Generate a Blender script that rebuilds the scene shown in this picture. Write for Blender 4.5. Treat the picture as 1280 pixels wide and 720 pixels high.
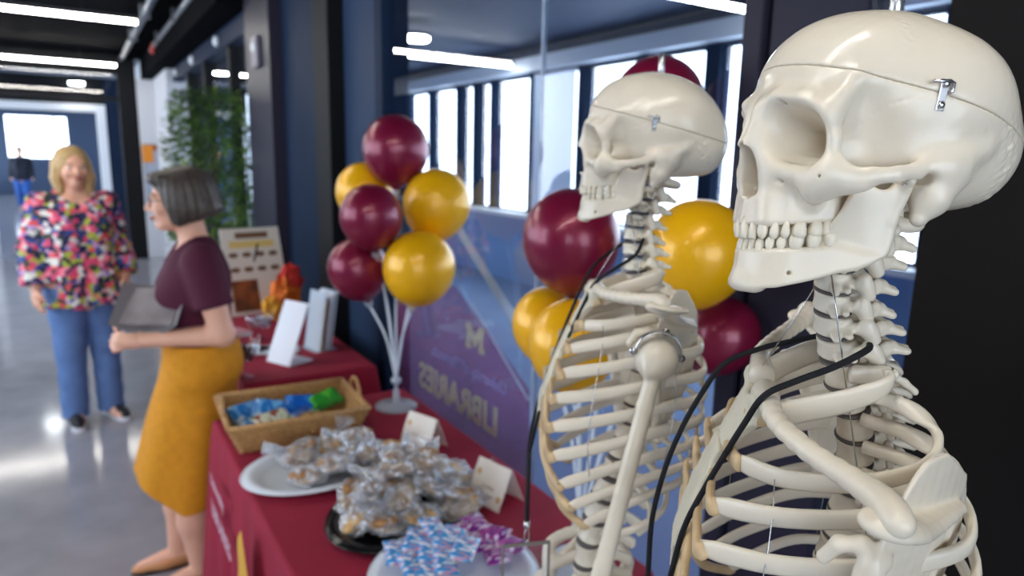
import bpy, bmesh, math, random
import numpy as np
from mathutils import Matrix, Vector, Euler
random.seed(7); np.random.seed(7)
for o in list(bpy.data.objects): bpy.data.objects.remove(o)
scene = bpy.context.scene
COL = scene.collection

# ------------------------------------------------------------------ camera (24 mm, hall runs along +Y, eye height 1.65 m)
cam_d = bpy.data.cameras.new('camera'); cam = bpy.data.objects.new('camera', cam_d); COL.objects.link(cam)
cam_d.sensor_width = 36; cam_d.lens = 853.0 * 36 / 1280; cam_d.clip_start = .02; cam_d.clip_end = 200
CAM_H = 1.65
CAM_R = Matrix(((0.84687458, 0.08037776, -0.52568323),(-0.53132528, 0.16932344, -0.83007411),(0.02229099, 0.98227745, 0.18610245)))
cam.matrix_world = Matrix.Translation((0, 0, CAM_H)) @ CAM_R.to_4x4()
cam_d.dof.use_dof = True; cam_d.dof.focus_distance = .49; cam_d.dof.aperture_fstop = 5.8
cam_d.dof.aperture_blades = 0
scene.camera = cam

# ------------------------------------------------------------------ daylight, exposure
scene.view_settings.view_transform = 'Standard'; scene.view_settings.look = 'None'
scene.view_settings.gamma = 1; scene.view_settings.use_curve_mapping = False
scene.view_settings.exposure = 0.05
world = bpy.data.worlds.new('daylight'); scene.world = world; world.use_nodes = True
bgn = world.node_tree.nodes['Background']
bgn.inputs[0].default_value = (.86, .93, 1, 1); bgn.inputs[1].default_value = 6.5
scene.cycles.max_bounces = 10; scene.cycles.transparent_max_bounces = 16
scene.cycles.diffuse_bounces = 5; scene.cycles.glossy_bounces = 5; scene.cycles.transmission_bounces = 8
scene.cycles.sample_clamp_indirect = 6
scene.cycles.caustics_reflective = False; scene.cycles.caustics_refractive = False
# ------------------------------------------------------------------ materials
def rgb(r, g, b):
    f = lambda c: ((c/255+.055)/1.055)**2.4 if c/255 > .04045 else c/255/12.92
    return (f(r), f(g), f(b), 1)
MATS = {}
def mat(name, col, rough=.5, metal=0, noise=0, nscale=20, bump=0, bscale=60, emit=None, estr=0, trans=0, ior=1.45, spec=None, sss=0, alpha=1, coat=0, detail=3, sheen=0):
    if name in MATS: return MATS[name]
    m = bpy.data.materials.new(name); m.use_nodes = True; MATS[name] = m
    nt = m.node_tree; b = nt.nodes['Principled BSDF']
    b.inputs['Base Color'].default_value = col; b.inputs['Roughness'].default_value = rough
    b.inputs['Metallic'].default_value = metal; b.inputs['IOR'].default_value = ior
    b.inputs['Transmission Weight'].default_value = trans; b.inputs['Alpha'].default_value = alpha
    if spec is not None: b.inputs['Specular IOR Level'].default_value = spec
    if coat: b.inputs['Coat Weight'].default_value = coat; b.inputs['Coat Roughness'].default_value = .08
    if sheen: b.inputs['Sheen Weight'].default_value = sheen
    if sss:
        b.inputs['Subsurface Weight'].default_value = sss; b.inputs['Subsurface Radius'].default_value = (.006, .003, .0015); b.inputs['Subsurface Scale'].default_value = 1
    if emit: b.inputs['Emission Color'].default_value = emit; b.inputs['Emission Strength'].default_value = estr
    tc = nt.nodes.new('ShaderNodeTexCoord')
    if noise:
        n = nt.nodes.new('ShaderNodeTexNoise'); n.inputs['Scale'].default_value = nscale; n.inputs['Detail'].default_value = detail
        nt.links.new(tc.outputs['Object'], n.inputs['Vector'])
        r = nt.nodes.new('ShaderNodeValToRGB'); e = r.color_ramp.elements
        e[0].position = .3; e[1].position = .7
        e[0].color = tuple(max(0, c*(1-noise)) for c in col[:3])+(1,); e[1].color = tuple(min(1, c*(1+noise)) for c in col[:3])+(1,)
        nt.links.new(n.outputs['Fac'], r.inputs['Fac']); nt.links.new(r.outputs['Color'], b.inputs['Base Color'])
    if bump:
        n2 = nt.nodes.new('ShaderNodeTexNoise'); n2.inputs['Scale'].default_value = bscale; n2.inputs['Detail'].default_value = 4
        nt.links.new(tc.outputs['Object'], n2.inputs['Vector'])
        bp = nt.nodes.new('ShaderNodeBump'); bp.inputs['Strength'].default_value = bump; bp.inputs['Distance'].default_value = .002
        nt.links.new(n2.outputs['Fac'], bp.inputs['Height']); nt.links.new(bp.outputs['Normal'], b.inputs['Normal'])
    return m
def ramp_mat(name, stops, scale=10, rough=.5, kind='NOISE', detail=4, bump=0, stretch=(1, 1, 1), rand=1):
    """procedural multi-colour pattern (cell or noise) -> constant ramp"""
    if name in MATS: return MATS[name]
    m = bpy.data.materials.new(name); m.use_nodes = True; MATS[name] = m; nt = m.node_tree; b = nt.nodes['Principled BSDF']
    tc = nt.nodes.new('ShaderNodeTexCoord'); mp = nt.nodes.new('ShaderNodeMapping'); mp.inputs['Scale'].default_value = stretch
    nt.links.new(tc.outputs['Object'], mp.inputs['Vector'])
    if kind == 'VORONOI':
        n = nt.nodes.new('ShaderNodeTexVoronoi'); n.inputs['Randomness'].default_value = rand; out = n.outputs['Color']
        n.inputs['Scale'].default_value = scale
        sx = nt.nodes.new('ShaderNodeSeparateColor'); nt.links.new(out, sx.inputs[0]); out = sx.outputs[0]
    else:
        n = nt.nodes.new('ShaderNodeTexNoise'); n.inputs['Detail'].default_value = detail; out = n.outputs['Fac']; n.inputs['Scale'].default_value = scale
    nt.links.new(mp.outputs['Vector'], n.inputs['Vector'])
    r = nt.nodes.new('ShaderNodeValToRGB'); r.color_ramp.interpolation = 'CONSTANT' if kind == 'VORONOI' else 'LINEAR'
    while len(r.color_ramp.elements) < len(stops): r.color_ramp.elements.new(.5)
    for e, (p, c) in zip(r.color_ramp.elements, stops): e.position = p; e.color = c
    nt.links.new(out, r.inputs['Fac']); nt.links.new(r.outputs['Color'], b.inputs['Base Color']); b.inputs['Roughness'].default_value = rough
    return m

# ------------------------------------------------------------------ object helpers
def tag(o, label=None, cat=None, group=None, kind=None):
    if label: o['label'] = label
    if cat: o['category'] = cat
    if group: o['group'] = group
    if kind: o['kind'] = kind
    return o
def empty(name, loc=(0, 0, 0), rz=0, label=None, cat=None, group=None):
    o = bpy.data.objects.new(name, None); COL.objects.link(o); o.empty_display_size = .05
    o.matrix_world = Matrix.Translation(loc) @ Matrix.Rotation(rz, 4, 'Z')
    return tag(o, label, cat, group)
def link(name, me, m=None, parent=None, loc=None, mw=None, smooth=None):
    """one mesh object; loc / mw are local to the parent"""
    o = bpy.data.objects.new(name, me); COL.objects.link(o)
    if m is not None and not me.materials:
        me.materials.append(m)
    if parent is not None: o.parent = parent
    if mw is not None: o.matrix_local = mw
    elif loc is not None: o.location = loc
    return o
def pydata(name, v, f, smooth=True):
    me = bpy.data.meshes.new(name); me.from_pydata([tuple(p) for p in v], [], [tuple(q) for q in f]); me.update()
    if smooth: me.polygons.foreach_set('use_smooth', [True]*len(me.polygons))
    return me
def copy_tree(o, parent=None):
    c = o.copy(); COL.objects.link(c)
    if parent is not None:
        c.parent = parent
    for ch in list(o.children): copy_tree(ch, c)
    return c
class MB:
    """mesh builder: boxes, tubes, lathes, prisms"""
    def __init__(s): s.v = []; s.f = []
    def add(s, v, f):
        n = len(s.v); s.v += [tuple(p) for p in v]; s.f += [tuple(i+n for i in q) for q in f]; return s
    def box(s, x0, x1, y0, y1, z0, z1):
        v = [(x, y, z) for z in (z0, z1) for y in (y0, y1) for x in (x0, x1)]
        return s.add(v, [(0, 2, 3, 1), (4, 5, 7, 6), (0, 1, 5, 4), (2, 6, 7, 3), (0, 4, 6, 2), (1, 3, 7, 5)])
    def tube(s, pts, rad, n=8, cap=True, flat=None):
        pts = [Vector(p) for p in pts]; m = len(pts)
        rad = [rad]*m if not hasattr(rad, '__len__') else rad
        up = None; rings = []
        for i, p in enumerate(pts):
            t = (pts[min(i+1, m-1)]-pts[max(i-1, 0)]).normalized()
            if up is None:
                up = Vector((0, 0, 1)) if abs(t.z) < .9 else Vector((1, 0, 0))
            a = t.cross(up).normalized(); b = a.cross(t).normalized(); up = b
            fl = flat if flat else (1, 1)
            rings.append([p+(a*math.cos(2*math.pi*k/n)*fl[0]+b*math.sin(2*math.pi*k/n)*fl[1])*rad[i] for k in range(n)])
        v = [q for r in rings for q in r]; f = []
        for i in range(m-1):
            for k in range(n):
                f.append((i*n+k, i*n+(k+1) % n, (i+1)*n+(k+1) % n, (i+1)*n+k))
        if cap: f.append(tuple(range(n))[::-1]); f.append(tuple((m-1)*n+k for k in range(n)))
        return s.add(v, f)
    def lathe(s, prof, n=24, c=(0, 0, 0), sx=1, sy=1, capb=True, capt=True):
        v = []; f = []; m = len(prof)
        for r, z in prof:
            for k in range(n):
                a = 2*math.pi*k/n; v.append((c[0]+r*sx*math.cos(a), c[1]+r*sy*math.sin(a), c[2]+z))
        for i in range(m-1):
            for k in range(n): f.append((i*n+k, i*n+(k+1) % n, (i+1)*n+(k+1) % n, (i+1)*n+k))
        if capb: f.append(tuple(range(n))[::-1])
        if capt: f.append(tuple((m-1)*n+k for k in range(n)))
        return s.add(v, f)
    def prism(s, poly, z0, z1, axis='z'):
        n = len(poly)
        mp = {'z': lambda p, h: (p[0], p[1], h), 'x': lambda p, h: (h, p[0], p[1]), 'y': lambda p, h: (p[0], h, p[1])}[axis]
        v = [mp(p, z0) for p in poly]+[mp(p, z1) for p in poly]
        f = [tuple(range(n))[::-1], tuple(range(n, 2*n))]+[(k, (k+1) % n, n+(k+1) % n, n+k) for k in range(n)]
        return s.add(v, f)
    def mesh(s, name, smooth=False):
        me = pydata(name, s.v, s.f, smooth)
        if not smooth: return me
        return me
    def build(s, name, m=None, parent=None, loc=None, smooth=False, mw=None, bevel=0, auto=None):
        o = link(name, s.mesh(name, smooth), m, parent, loc, mw)
        if bevel:
            b = o.modifiers.new('bevel', 'BEVEL'); b.width = bevel; b.segments = 2; b.limit_method = 'ANGLE'
        return o
def box(name, m, x0, x1, y0, y1, z0, z1, parent=None, bevel=0):
    return MB().box(x0, x1, y0, y1, z0, z1).build(name, m, parent, bevel=bevel)
def struct(o): o['kind'] = 'structure'; return o
def spline(pts, n):
    """Catmull-Rom through pts, n samples per span"""
    P = [np.array(p, float) for p in pts]; P = [2*P[0]-P[1]]+P+[2*P[-1]-P[-2]]; out = []
    for i in range(1, len(P)-2):
        for k in range(n):
            t = k/n; a, b, c, d = P[i-1:i+3]
            out.append(.5*((2*b)+(-a+c)*t+(2*a-5*b+4*c-d)*t*t+(-a+3*b-3*c+d)*t**3))
    out.append(P[-2]); return out

# ------------------------------------------------------------------ distance fields -> meshes (surface nets)
def smin(a, b, k):
    h = np.maximum(k-np.abs(a-b), 0)/k; return np.minimum(a, b)-h*h*k*.25
def smax(a, b, k): return -smin(-a, -b, k)
def ell(P, c, r):
    q = [(P[i]-c[i])/r[i] for i in range(3)]
    k0 = np.sqrt(q[0]**2+q[1]**2+q[2]**2); k1 = np.sqrt((q[0]/r[0])**2+(q[1]/r[1])**2+(q[2]/r[2])**2)+1e-9
    return k0*(k0-1)/k1
def capsule(P, a, b, ra, rb, s=(1, 1, 1)):
    """tapered capsule; s scales the axes of the distance (bigger = thinner there)"""
    a = np.array(a, float); b = np.array(b, float); d = (b-a)*np.array(s); L = max((d*d).sum(), 1e-9)
    q = [(P[i]-a[i])*s[i] for i in range(3)]
    t = np.clip((q[0]*d[0]+q[1]*d[1]+q[2]*d[2])/L, 0, 1)
    return np.sqrt(sum((q[i]-t*d[i])**2 for i in range(3)))-(ra+(rb-ra)*t)
def tubef(P, pts, rads, k=3, s=(1, 1, 1)):
    d = None
    if not hasattr(rads, '__len__'): rads = [rads]*len(pts)
    for i in range(len(pts)-1):
        e = capsule(P, pts[i], pts[i+1], rads[i], rads[i+1], s)
        d = e if d is None else smin(d, e, k)
    return d
def poly2(u, v, poly):
    """signed distance to a polygon in the plane"""
    n = len(poly); d = np.full(u.shape, 1e9, np.float32); sgn = np.ones(u.shape, np.float32)
    for i in range(n):
        ax, ay = poly[i]; bx, by = poly[i-1]; ex, ey = bx-ax, by-ay
        wx, wy = u-ax, v-ay; t = np.clip((wx*ex+wy*ey)/(ex*ex+ey*ey), 0, 1)
        d = np.minimum(d, (wx-ex*t)**2+(wy-ey*t)**2)
        c1 = v >= ay; c2 = v < by; c3 = ex*wy > ey*wx
        flip = (c1 & c2 & c3) | (~c1 & ~c2 & ~c3)
        sgn = np.where(flip, -sgn, sgn)
    return sgn*np.sqrt(d)
def line2(u, v, pts):
    """distance to a polyline in the plane and the arc position along it"""
    d = np.full(u.shape, 1e9, np.float32); tt = np.zeros(u.shape, np.float32)
    for i in range(len(pts)-1):
        ax, ay = pts[i]; bx, by = pts[i+1]; ex, ey = bx-ax, by-ay
        t = np.clip(((u-ax)*ex+(v-ay)*ey)/(ex*ex+ey*ey), 0, 1); e = (u-ax-ex*t)**2+(v-ay-ey*t)**2
        m = e < d; d = np.where(m, e, d); tt = np.where(m, i+t, tt)
    return np.sqrt(d), tt
def rbox2(a, b, r):
    """combine two slab distances into a rounded edge"""
    return np.sqrt(np.maximum(a+r, 0)**2+np.maximum(b+r, 0)**2)+np.minimum(np.maximum(a+r, b+r), 0)-r
def nets(fn, lo, hi, h, scale=.001, name='field', mirror=False, smooth_it=0):
    """surface nets of fn(P)<0 over the box lo..hi with cell h; returns a mesh in metres"""
    lo = np.array(lo, float); hi = np.array(hi, float); n = np.ceil((hi-lo)/h).astype(int)+1
    ax = [(lo[i]+h*np.arange(n[i])).astype(np.float32) for i in range(3)]
    P = np.meshgrid(*ax, indexing='ij', sparse=False)
    if mirror: P = [P[0], np.abs(P[1]), P[2]]
    F = fn(P).astype(np.float32)
    F[0] = F[-1] = h; F[:, 0] = F[:, -1] = h; F[:, :, 0] = F[:, :, -1] = h
    S = F < 0
    c = np.zeros(tuple(n-1), np.int8)
    for i in (0, 1):
        for j in (0, 1):
            for k in (0, 1): c += S[i:n[0]-1+i, j:n[1]-1+j, k:n[2]-1+k]
    act = (c > 0) & (c < 8); idx = -np.ones(act.shape, np.int64); cells = np.argwhere(act); idx[act] = np.arange(len(cells))
    acc = np.zeros((len(cells), 3)); cnt = np.zeros(len(cells))
    ci, cj, ck = cells.T
    for d in range(3):
        o1, o2 = [q for q in range(3) if q != d]
        for a in (0, 1):
            for b in (0, 1):
                off = np.zeros(3, int); off[o1] = a; off[o2] = b; off2 = off.copy(); off2[d] = 1
                f0 = F[ci+off[0], cj+off[1], ck+off[2]]; f1 = F[ci+off2[0], cj+off2[1], ck+off2[2]]
                m = (f0 < 0) != (f1 < 0); t = np.where(m, f0/np.where(m, f0-f1, 1), 0)
                p = np.tile(off.astype(float), (len(cells), 1)); p[:, d] += t
                acc[m] += p[m]; cnt[m] += 1
    V = lo+(cells+acc/cnt[:, None])*h
    faces = []
    for d in range(3):
        o1, o2 = (d+1) % 3, (d+2) % 3
        sl0 = [slice(None)]*3; sl1 = [slice(None)]*3; sl0[d] = slice(0, -1); sl1[d] = slice(1, None)
        for q in (o1, o2): sl0[q] = slice(1, -1); sl1[q] = slice(1, -1)
        A = S[tuple(sl0)]; B = S[tuple(sl1)]
        e = np.argwhere(A != B); s = A[A != B]
        g = e.copy(); g[:, o1] += 1; g[:, o2] += 1
        def ix(da, db):
            h_ = g.copy(); h_[:, o1] += da; h_[:, o2] += db; return idx[h_[:, 0], h_[:, 1], h_[:, 2]]
        Q = np.stack([ix(-1, -1), ix(0, -1), ix(0, 0), ix(-1, 0)], 1)
        Q[~s] = Q[~s][:, ::-1]
        faces.append(Q)
    Q = np.concatenate(faces)
    for _ in range(smooth_it):
        E = np.concatenate([Q[:, [0, 1]], Q[:, [1, 2]], Q[:, [2, 3]], Q[:, [3, 0]]])
        k_ = np.bincount(E[:, 0], minlength=len(V)); s_ = np.stack([np.bincount(E[:, 0], V[E[:, 1], i], len(V)) for i in range(3)], 1)
        V = .5*V+.5*s_/np.maximum(k_, 1)[:, None]
    me = bpy.data.meshes.new(name); nv, nf = len(V), len(Q)
    me.vertices.add(nv); me.vertices.foreach_set('co', (V*scale).astype(np.float32).ravel())
    me.loops.add(nf*4); me.loops.foreach_set('vertex_index', Q.astype(np.int32).ravel())
    me.polygons.add(nf); me.polygons.foreach_set('loop_start', np.arange(0, nf*4, 4, dtype=np.int32))
    me.polygons.foreach_set('use_smooth', np.ones(nf, bool)); me.update(); me.validate()
    return me
# ------------------------------------------------------------------ the building
def glass_mat(name, tint, refl=1.0, haze=0):
    m = bpy.data.materials.new(name); m.use_nodes = True; nt = m.node_tree; nt.nodes.clear()
    out = nt.nodes.new('ShaderNodeOutputMaterial'); tr = nt.nodes.new('ShaderNodeBsdfTransparent'); tr.inputs[0].default_value = tint
    gl = nt.nodes.new('ShaderNodeBsdfGlossy'); gl.inputs['Roughness'].default_value = .0; gl.inputs[0].default_value = (1, 1, 1, 1)
    fr = nt.nodes.new('ShaderNodeFresnel'); fr.inputs[0].default_value = 1.5
    mu = nt.nodes.new('ShaderNodeMath'); mu.operation = 'MULTIPLY'; mu.inputs[1].default_value = refl; mu.use_clamp = True
    mx = nt.nodes.new('ShaderNodeMixShader'); nt.links.new(fr.outputs[0], mu.inputs[0]); nt.links.new(mu.outputs[0], mx.inputs[0])
    nt.links.new(tr.outputs[0], mx.inputs[1]); nt.links.new(gl.outputs[0], mx.inputs[2]); nt.links.new(mx.outputs[0], out.inputs[0])
    ge = nt.nodes.new('ShaderNodeNewGeometry'); iv = nt.nodes.new('ShaderNodeMath'); iv.operation = 'SUBTRACT'; iv.inputs[0].default_value = 1; nt.links.new(ge.outputs['Backfacing'], iv.inputs[1])
    m3 = nt.nodes.new('ShaderNodeMath'); m3.operation = 'MULTIPLY'; nt.links.new(mu.outputs[0], m3.inputs[0]); nt.links.new(iv.outputs[0], m3.inputs[1]); nt.links.new(m3.outputs[0], mx.inputs[0])   # the far face of a pane adds no second mirror image
    MATS[name] = m; return m
glass = glass_mat('partition_glass', (.90, .94, .985, 1), 1.5)
wglass = glass_mat('window_glass', (.93, .96, 1, 1), .8)
navy = mat('navy_steel', rgb(28, 41, 62), .55, 0, noise=.06, nscale=3, ior=1.12)
slate = mat('slate_panel', rgb(42, 57, 82), .5, 0, noise=.05, nscale=2, ior=1.15)
postm = mat('aubergine_steel', rgb(44, 42, 56), .4, 0, ior=1.2)
blackm = mat('black_steel', rgb(12, 13, 17), .65, spec=.25)
umber = mat('dark_bronze_steel', rgb(22, 19, 18), .75, spec=.2)
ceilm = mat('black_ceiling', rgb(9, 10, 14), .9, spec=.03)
roomc = mat('navy_ceiling', rgb(42, 57, 84), .7)
roomw = mat('navy_wall', rgb(62, 78, 104), .7)
whitew = mat('white_paint', rgb(206, 208, 214), .6)
palew = mat('pale_paint', rgb(226, 230, 236), .5)
concrete = mat('polished_concrete', rgb(146, 145, 152), .11, noise=.10, nscale=5, spec=.5, detail=6)
carpet = mat('blue_carpet', rgb(118, 142, 180), .9, noise=.1, nscale=200)
def sbox(name, m, *a, parent=None, bevel=0):
    o = box(name, m, *a, parent=parent, bevel=bevel)
    return struct(o) if parent is None else o
XG = 1.2           # plane of the glass partition
XL = -2.5          # outer wall on the hall's left
XR = 4.95          # outer wall of the room behind the glass
H = 3.0
sbox('floor', concrete, XL-.2, 1.32, -4.5, 12, -.1, 0)
sbox('floor_far', concrete, -4, 3, 12, 30, -.1, 0)
sbox('floor_room', carpet, 1.32, XR+.2, -4.5, 12.6, -.1, 0)
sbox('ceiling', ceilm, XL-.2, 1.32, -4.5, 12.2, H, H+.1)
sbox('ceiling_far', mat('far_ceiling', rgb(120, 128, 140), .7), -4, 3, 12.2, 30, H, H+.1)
sbox('ceiling_room', roomc, 1.32, XR+.2, -4.5, 12.6, H+.02, H+.12)
sbox('wall_behind', whitew, XL-.2, XR+.2, -4.7, -4.5, 0, .5); sbox('wall_behind_top', whitew, XL-.2, XR+.2, -4.7, -4.5, 2.85, H); sbox('wall_behind_right', whitew, 1.1, XR+.2, -4.7, -4.5, .5, 2.85)
for k in range(4):  # unseen windows behind the camera, added for frontal daylight on the skeletons
    x_ = XL+.9*k
    sbox('trim_%d' % (65+k), navy, x_-.06 if k else XL-.2, x_+.06, -4.7, -4.5, .5, 2.85)
    struct(MB().box(x_+.06, x_+.84, -4.61, -4.60, .5, 2.85).build('window_%d' % (90+k), wglass))
d = bpy.data.lights.new('window_portal', 'AREA'); d.shape = 'RECTANGLE'; d.size = 3.6; d.size_y = 2.35; d.cycles.is_portal = True
o = bpy.data.objects.new('window_portal', d); COL.objects.link(o); o.matrix_world = Matrix.Translation((-.7, -4.8, 1.67)) @ Matrix.Rotation(math.pi/2, 4, 'X')
sbox('wall_room_end', roomw, 1.32, XR+.2, 12.4, 12.6, 0, .7); sbox('wall_room_end_top', roomw, 1.32, XR+.2, 12.4, 12.6, 2.62, H); sbox('wall_room_end_right', roomw, 3.4, XR+.2, 12.4, 12.6, .7, 2.62)
for k, (a, b) in enumerate(((1.5, 1.95), (2.08, 2.62), (2.75, 3.3))):
    sbox('trim_%d' % (60+k), navy, (1.32, 1.95, 2.62)[k], a, 12.4, 12.6, .7, 2.62)
    w = struct(MB().box(a, b, 12.5, 12.508, .7, 2.62).build('window_%d' % (60+k), wglass)); MB().box(a, b, 12.48, 12.53, 2.0, 2.06).build('mullion', navy, w)
sbox('trim_64', navy, 3.3, 3.4, 12.4, 12.6, .7, 2.62)
# the two outer walls; the unseen left one has windows added for daylight
SPANS = [(-3.9, -3.0), (-2.8, -1.9), (-1.7, -.8), (-.6, .3), (.5, 1.3), (1.46, 2.36), (2.52, 3.2), (3.36, 4.42), (4.6, 5.3), (5.48, 6.36), (6.5, 7.37), (7.51, 8.4), (8.5, 8.85), (9.0, 9.37), (9.53, 10.36), (10.5, 11.35)]
Z0, Z1 = .95, 2.68
def outer_wall(side, x0, x1, xin, n0, SPANS):
    lower = mat('navy_sill_wall', rgb(124, 154, 196), .5)
    sbox('wall_'+side, lower, x0, x1, -4.5, 12.4, 0, Z0-.05)
    sbox('wall_'+side+'_top', roomc if side == 'room' else whitew, x0, x1, -4.5, 12.4, Z1+.02, H)
    hx = (xin-.10, xin) if side == 'room' else (xin, xin+.10)
    sbox('trim_%d' % n0, mat('white_header', rgb(196, 208, 224), .5), hx[0], hx[1], -4.5, 12.4, 2.72, 2.89)
    sx = (xin-.16, x1) if side == 'room' else (x0, xin+.16)
    sbox('trim_%d' % (n0+1), mat('white_sill', rgb(232, 236, 242), .4), sx[0], sx[1], -4.5, 12.4, Z0-.05, Z0)
    edges = [-4.5]+[v for s in SPANS for v in s]+[12.4]
    for k in range(0, len(edges), 2):
        sbox('trim_%d' % (n0+2+k//2), navy, x0, x1, edges[k], edges[k+1], Z0, Z1+.02)
    for k, (a, b) in enumerate(SPANS):
        w = struct(empty('window_%d' % (n0+k), ((x0+x1)/2, (a+b)/2, Z0)))
        f = MB(); t = .025; ya, yb = a-(a+b)/2, b-(a+b)/2; hh = Z1+.02-Z0
        for (p, q, r, s) in ((ya, ya+t, 0, hh), (yb-t, yb, 0, hh), (ya+t, yb-t, 0, t), (ya+t, yb-t, hh-t, hh)): f.box(-.03, .03, p, q, r, s)
        f.build('window_frame', navy, w)
        MB().box(-.004, .004, ya+t, yb-t, t, hh-t).build('pane', wglass, w)
outer_wall('room', XR, XR+.15, XR, 10, SPANS)
outer_wall('left', XL-.15, XL, XL, 40, [s for s in SPANS if s[1] < -1.85 or s[0] > 1.4])  # unseen left windows, blank beside the camera to keep the eye sockets dark
# portals guide the daylight sampling through the two window rows
for x, rx in ((XR+.2, 1), (XL-.2, -1)):
    d = bpy.data.lights.new('window_portal', 'AREA'); d.shape = 'RECTANGLE'; d.size = 1.8; d.size_y = 15.4; d.cycles.is_portal = True
    o = bpy.data.objects.new('window_portal', d); COL.objects.link(o)
    o.matrix_world = Matrix.Translation((x, 3.75, (Z0+Z1)/2)) @ Matrix.Rotation(rx*math.pi/2, 4, 'Y')
# pale blue panel, added in place of the bluish building outside one window
sh = MB().box(0, .006, -.42, .42, 0, 1.66).build('outside_view_panel', mat('outside_view_blue', rgb(206, 222, 244), .8), None, loc=(XR-.03, 6.935, 1.0))
tag(sh, 'pale blue panel added in one window for the building outside, seen through the glass', 'window panel')
MB().tube([(.02, -.43, 1.67), (.02, .43, 1.67)], .02, 10).build('panel_tube', palew, sh)
# glass partition on the hall's right: posts, panels, header and panes
tn = [70]
def trim(m, *a, bevel=.004):
    tn[0] += 1; return sbox('trim_%d' % tn[0], m, *a, bevel=bevel)
trim(umber, 1.12, 1.34, .30, .568, 0, H)                 # nearest column
trim(blackm, 1.09, 1.36, -1.2, .30, 0, H)
trim(postm, 1.16, 1.28, .937, .985, 0, H); trim(blackm, 1.19, 1.26, .925, .937, 0, H); trim(postm, 1.17, 1.28, .725, .925, 0, H)
trim(navy, 1.17, 1.30, 2.96, 3.05, 0, H); trim(slate, 1.20, 1.29, 3.05, 3.56, 0, H)
trim(blackm, 1.12, 1.31, 3.56, 3.82, 0, H); trim(navy, 1.18, 1.30, 3.82, 4.70, 0, H); trim(postm, 1.10, 1.32, 4.70, 5.42, 0, H)
for y in (6.35, 7.7, 8.9): trim(blackm, 1.16, 1.28, y, y+.12, 0, 2.53)
trim(navy, 1.14, 1.30, 5.42, 10.1, 2.53, 2.69); trim(ceilm, .92, 1.34, 5.42, 12, 2.69, H)
trim(navy, 1.16, 1.30, -4.5, -1.2, 0, H)
trim(whitew, 1.06, 1.34, 10.1, 12, 0, 2.69)
trim(blackm, 1.18, 1.27, .568, 2.96, 0, .06)
for k, (a, b) in enumerate(((.568, .725), (.985, 1.754), (1.759, 2.96), (5.42, 6.35), (6.47, 7.7), (7.82, 8.9), (9.02, 10.1))):
    w = struct(MB().box(XG, XG+.012, a, b, .06, H if k < 3 else 2.53).build('window_%d' % (k+1), glass))
    if k == 2: PANE = w
    if k == 1: MB().box(XG-.001, XG+.013, 1.754, 1.759, .06, H).build('joint_seal', mat('clear_seal', rgb(190, 205, 225), .25), w)
# window graphic on the room side of the pane, lettered for the other side
vinyl = bpy.data.materials.new('translucent_vinyl'); vinyl.use_nodes = True; nt = vinyl.node_tree; b_ = nt.nodes['Principled BSDF']
b_.inputs['Base Color'].default_value = rgb(160, 96, 150); b_.inputs['Roughness'].default_value = .5; b_.inputs['Alpha'].default_value = .5
MB().prism([(2.93, .55), (2.93, .97), (2.34, 1.16), (1.80, .90), (1.775, .52)], XG+.0150, XG+.0155, 'x').build('vinyl_panel', vinyl, PANE)
whv = mat('white_vinyl', rgb(214, 224, 240), .4)
MB().prism([(2.392, 1.412), (2.368, 1.448), (1.768, 1.058), (1.792, 1.022)], XG+.0125, XG+.0134, 'x').build('vinyl_stripe', whv, PANE)
MB().prism([(2.200, 1.110), (2.195, 1.118), (1.795, .864), (1.800, .856)], XG+.0131, XG+.0136, 'x').build('vinyl_stripe', whv, PANE)
def text_part(name, body, size, m, parent, M, bold=0, extr=.0004, shear=0):
    cu = bpy.data.curves.new(name, 'FONT'); cu.body = body; cu.size = size; cu.extrude = extr; cu.offset = bold; cu.align_x = 'CENTER'; cu.shear = shear; cu.resolution_u = 3
    t = bpy.data.objects.new(name, cu); COL.objects.link(t); me = bpy.data.meshes.new_from_object(t, depsgraph=bpy.context.evaluated_depsgraph_get())
    bpy.data.objects.remove(t); return link(name, me, m, parent, mw=M)
goldv = mat('gold_vinyl', rgb(226, 214, 176), .5)
def on_glass(y, z): return Matrix.Translation((XG+.0135, y, z)) @ Matrix(((0, 0, 1), (1, 0, 0), (0, 1, 0))).to_4x4()   # reads from the room side
text_part('lettering', 'LIBRARIES', .155, goldv, PANE, on_glass(2.33, .655), .004)
text_part('lettering', 'University of Minnesota', .062, mat('lilac_vinyl', rgb(176, 166, 214), .5), PANE, on_glass(2.24, .83), .001)
MB().prism([(a*.001+2.17, c*.001+.935) for a, c in [(-70, 0), (-30, 0), (-30, 22), (-38, 22), (-38, 56), (0, 10), (38, 56), (38, 22), (30, 22), (30, 0), (70, 0), (70, 22), (60, 22), (60, 78), (70, 78), (70, 100), (36, 100), (0, 56), (-36, 100), (-70, 100), (-70, 78), (-60, 78), (-60, 22), (-70, 22)]], XG+.0136, XG+.0142, 'x').build('letter_emblem', goldv, PANE)
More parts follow.
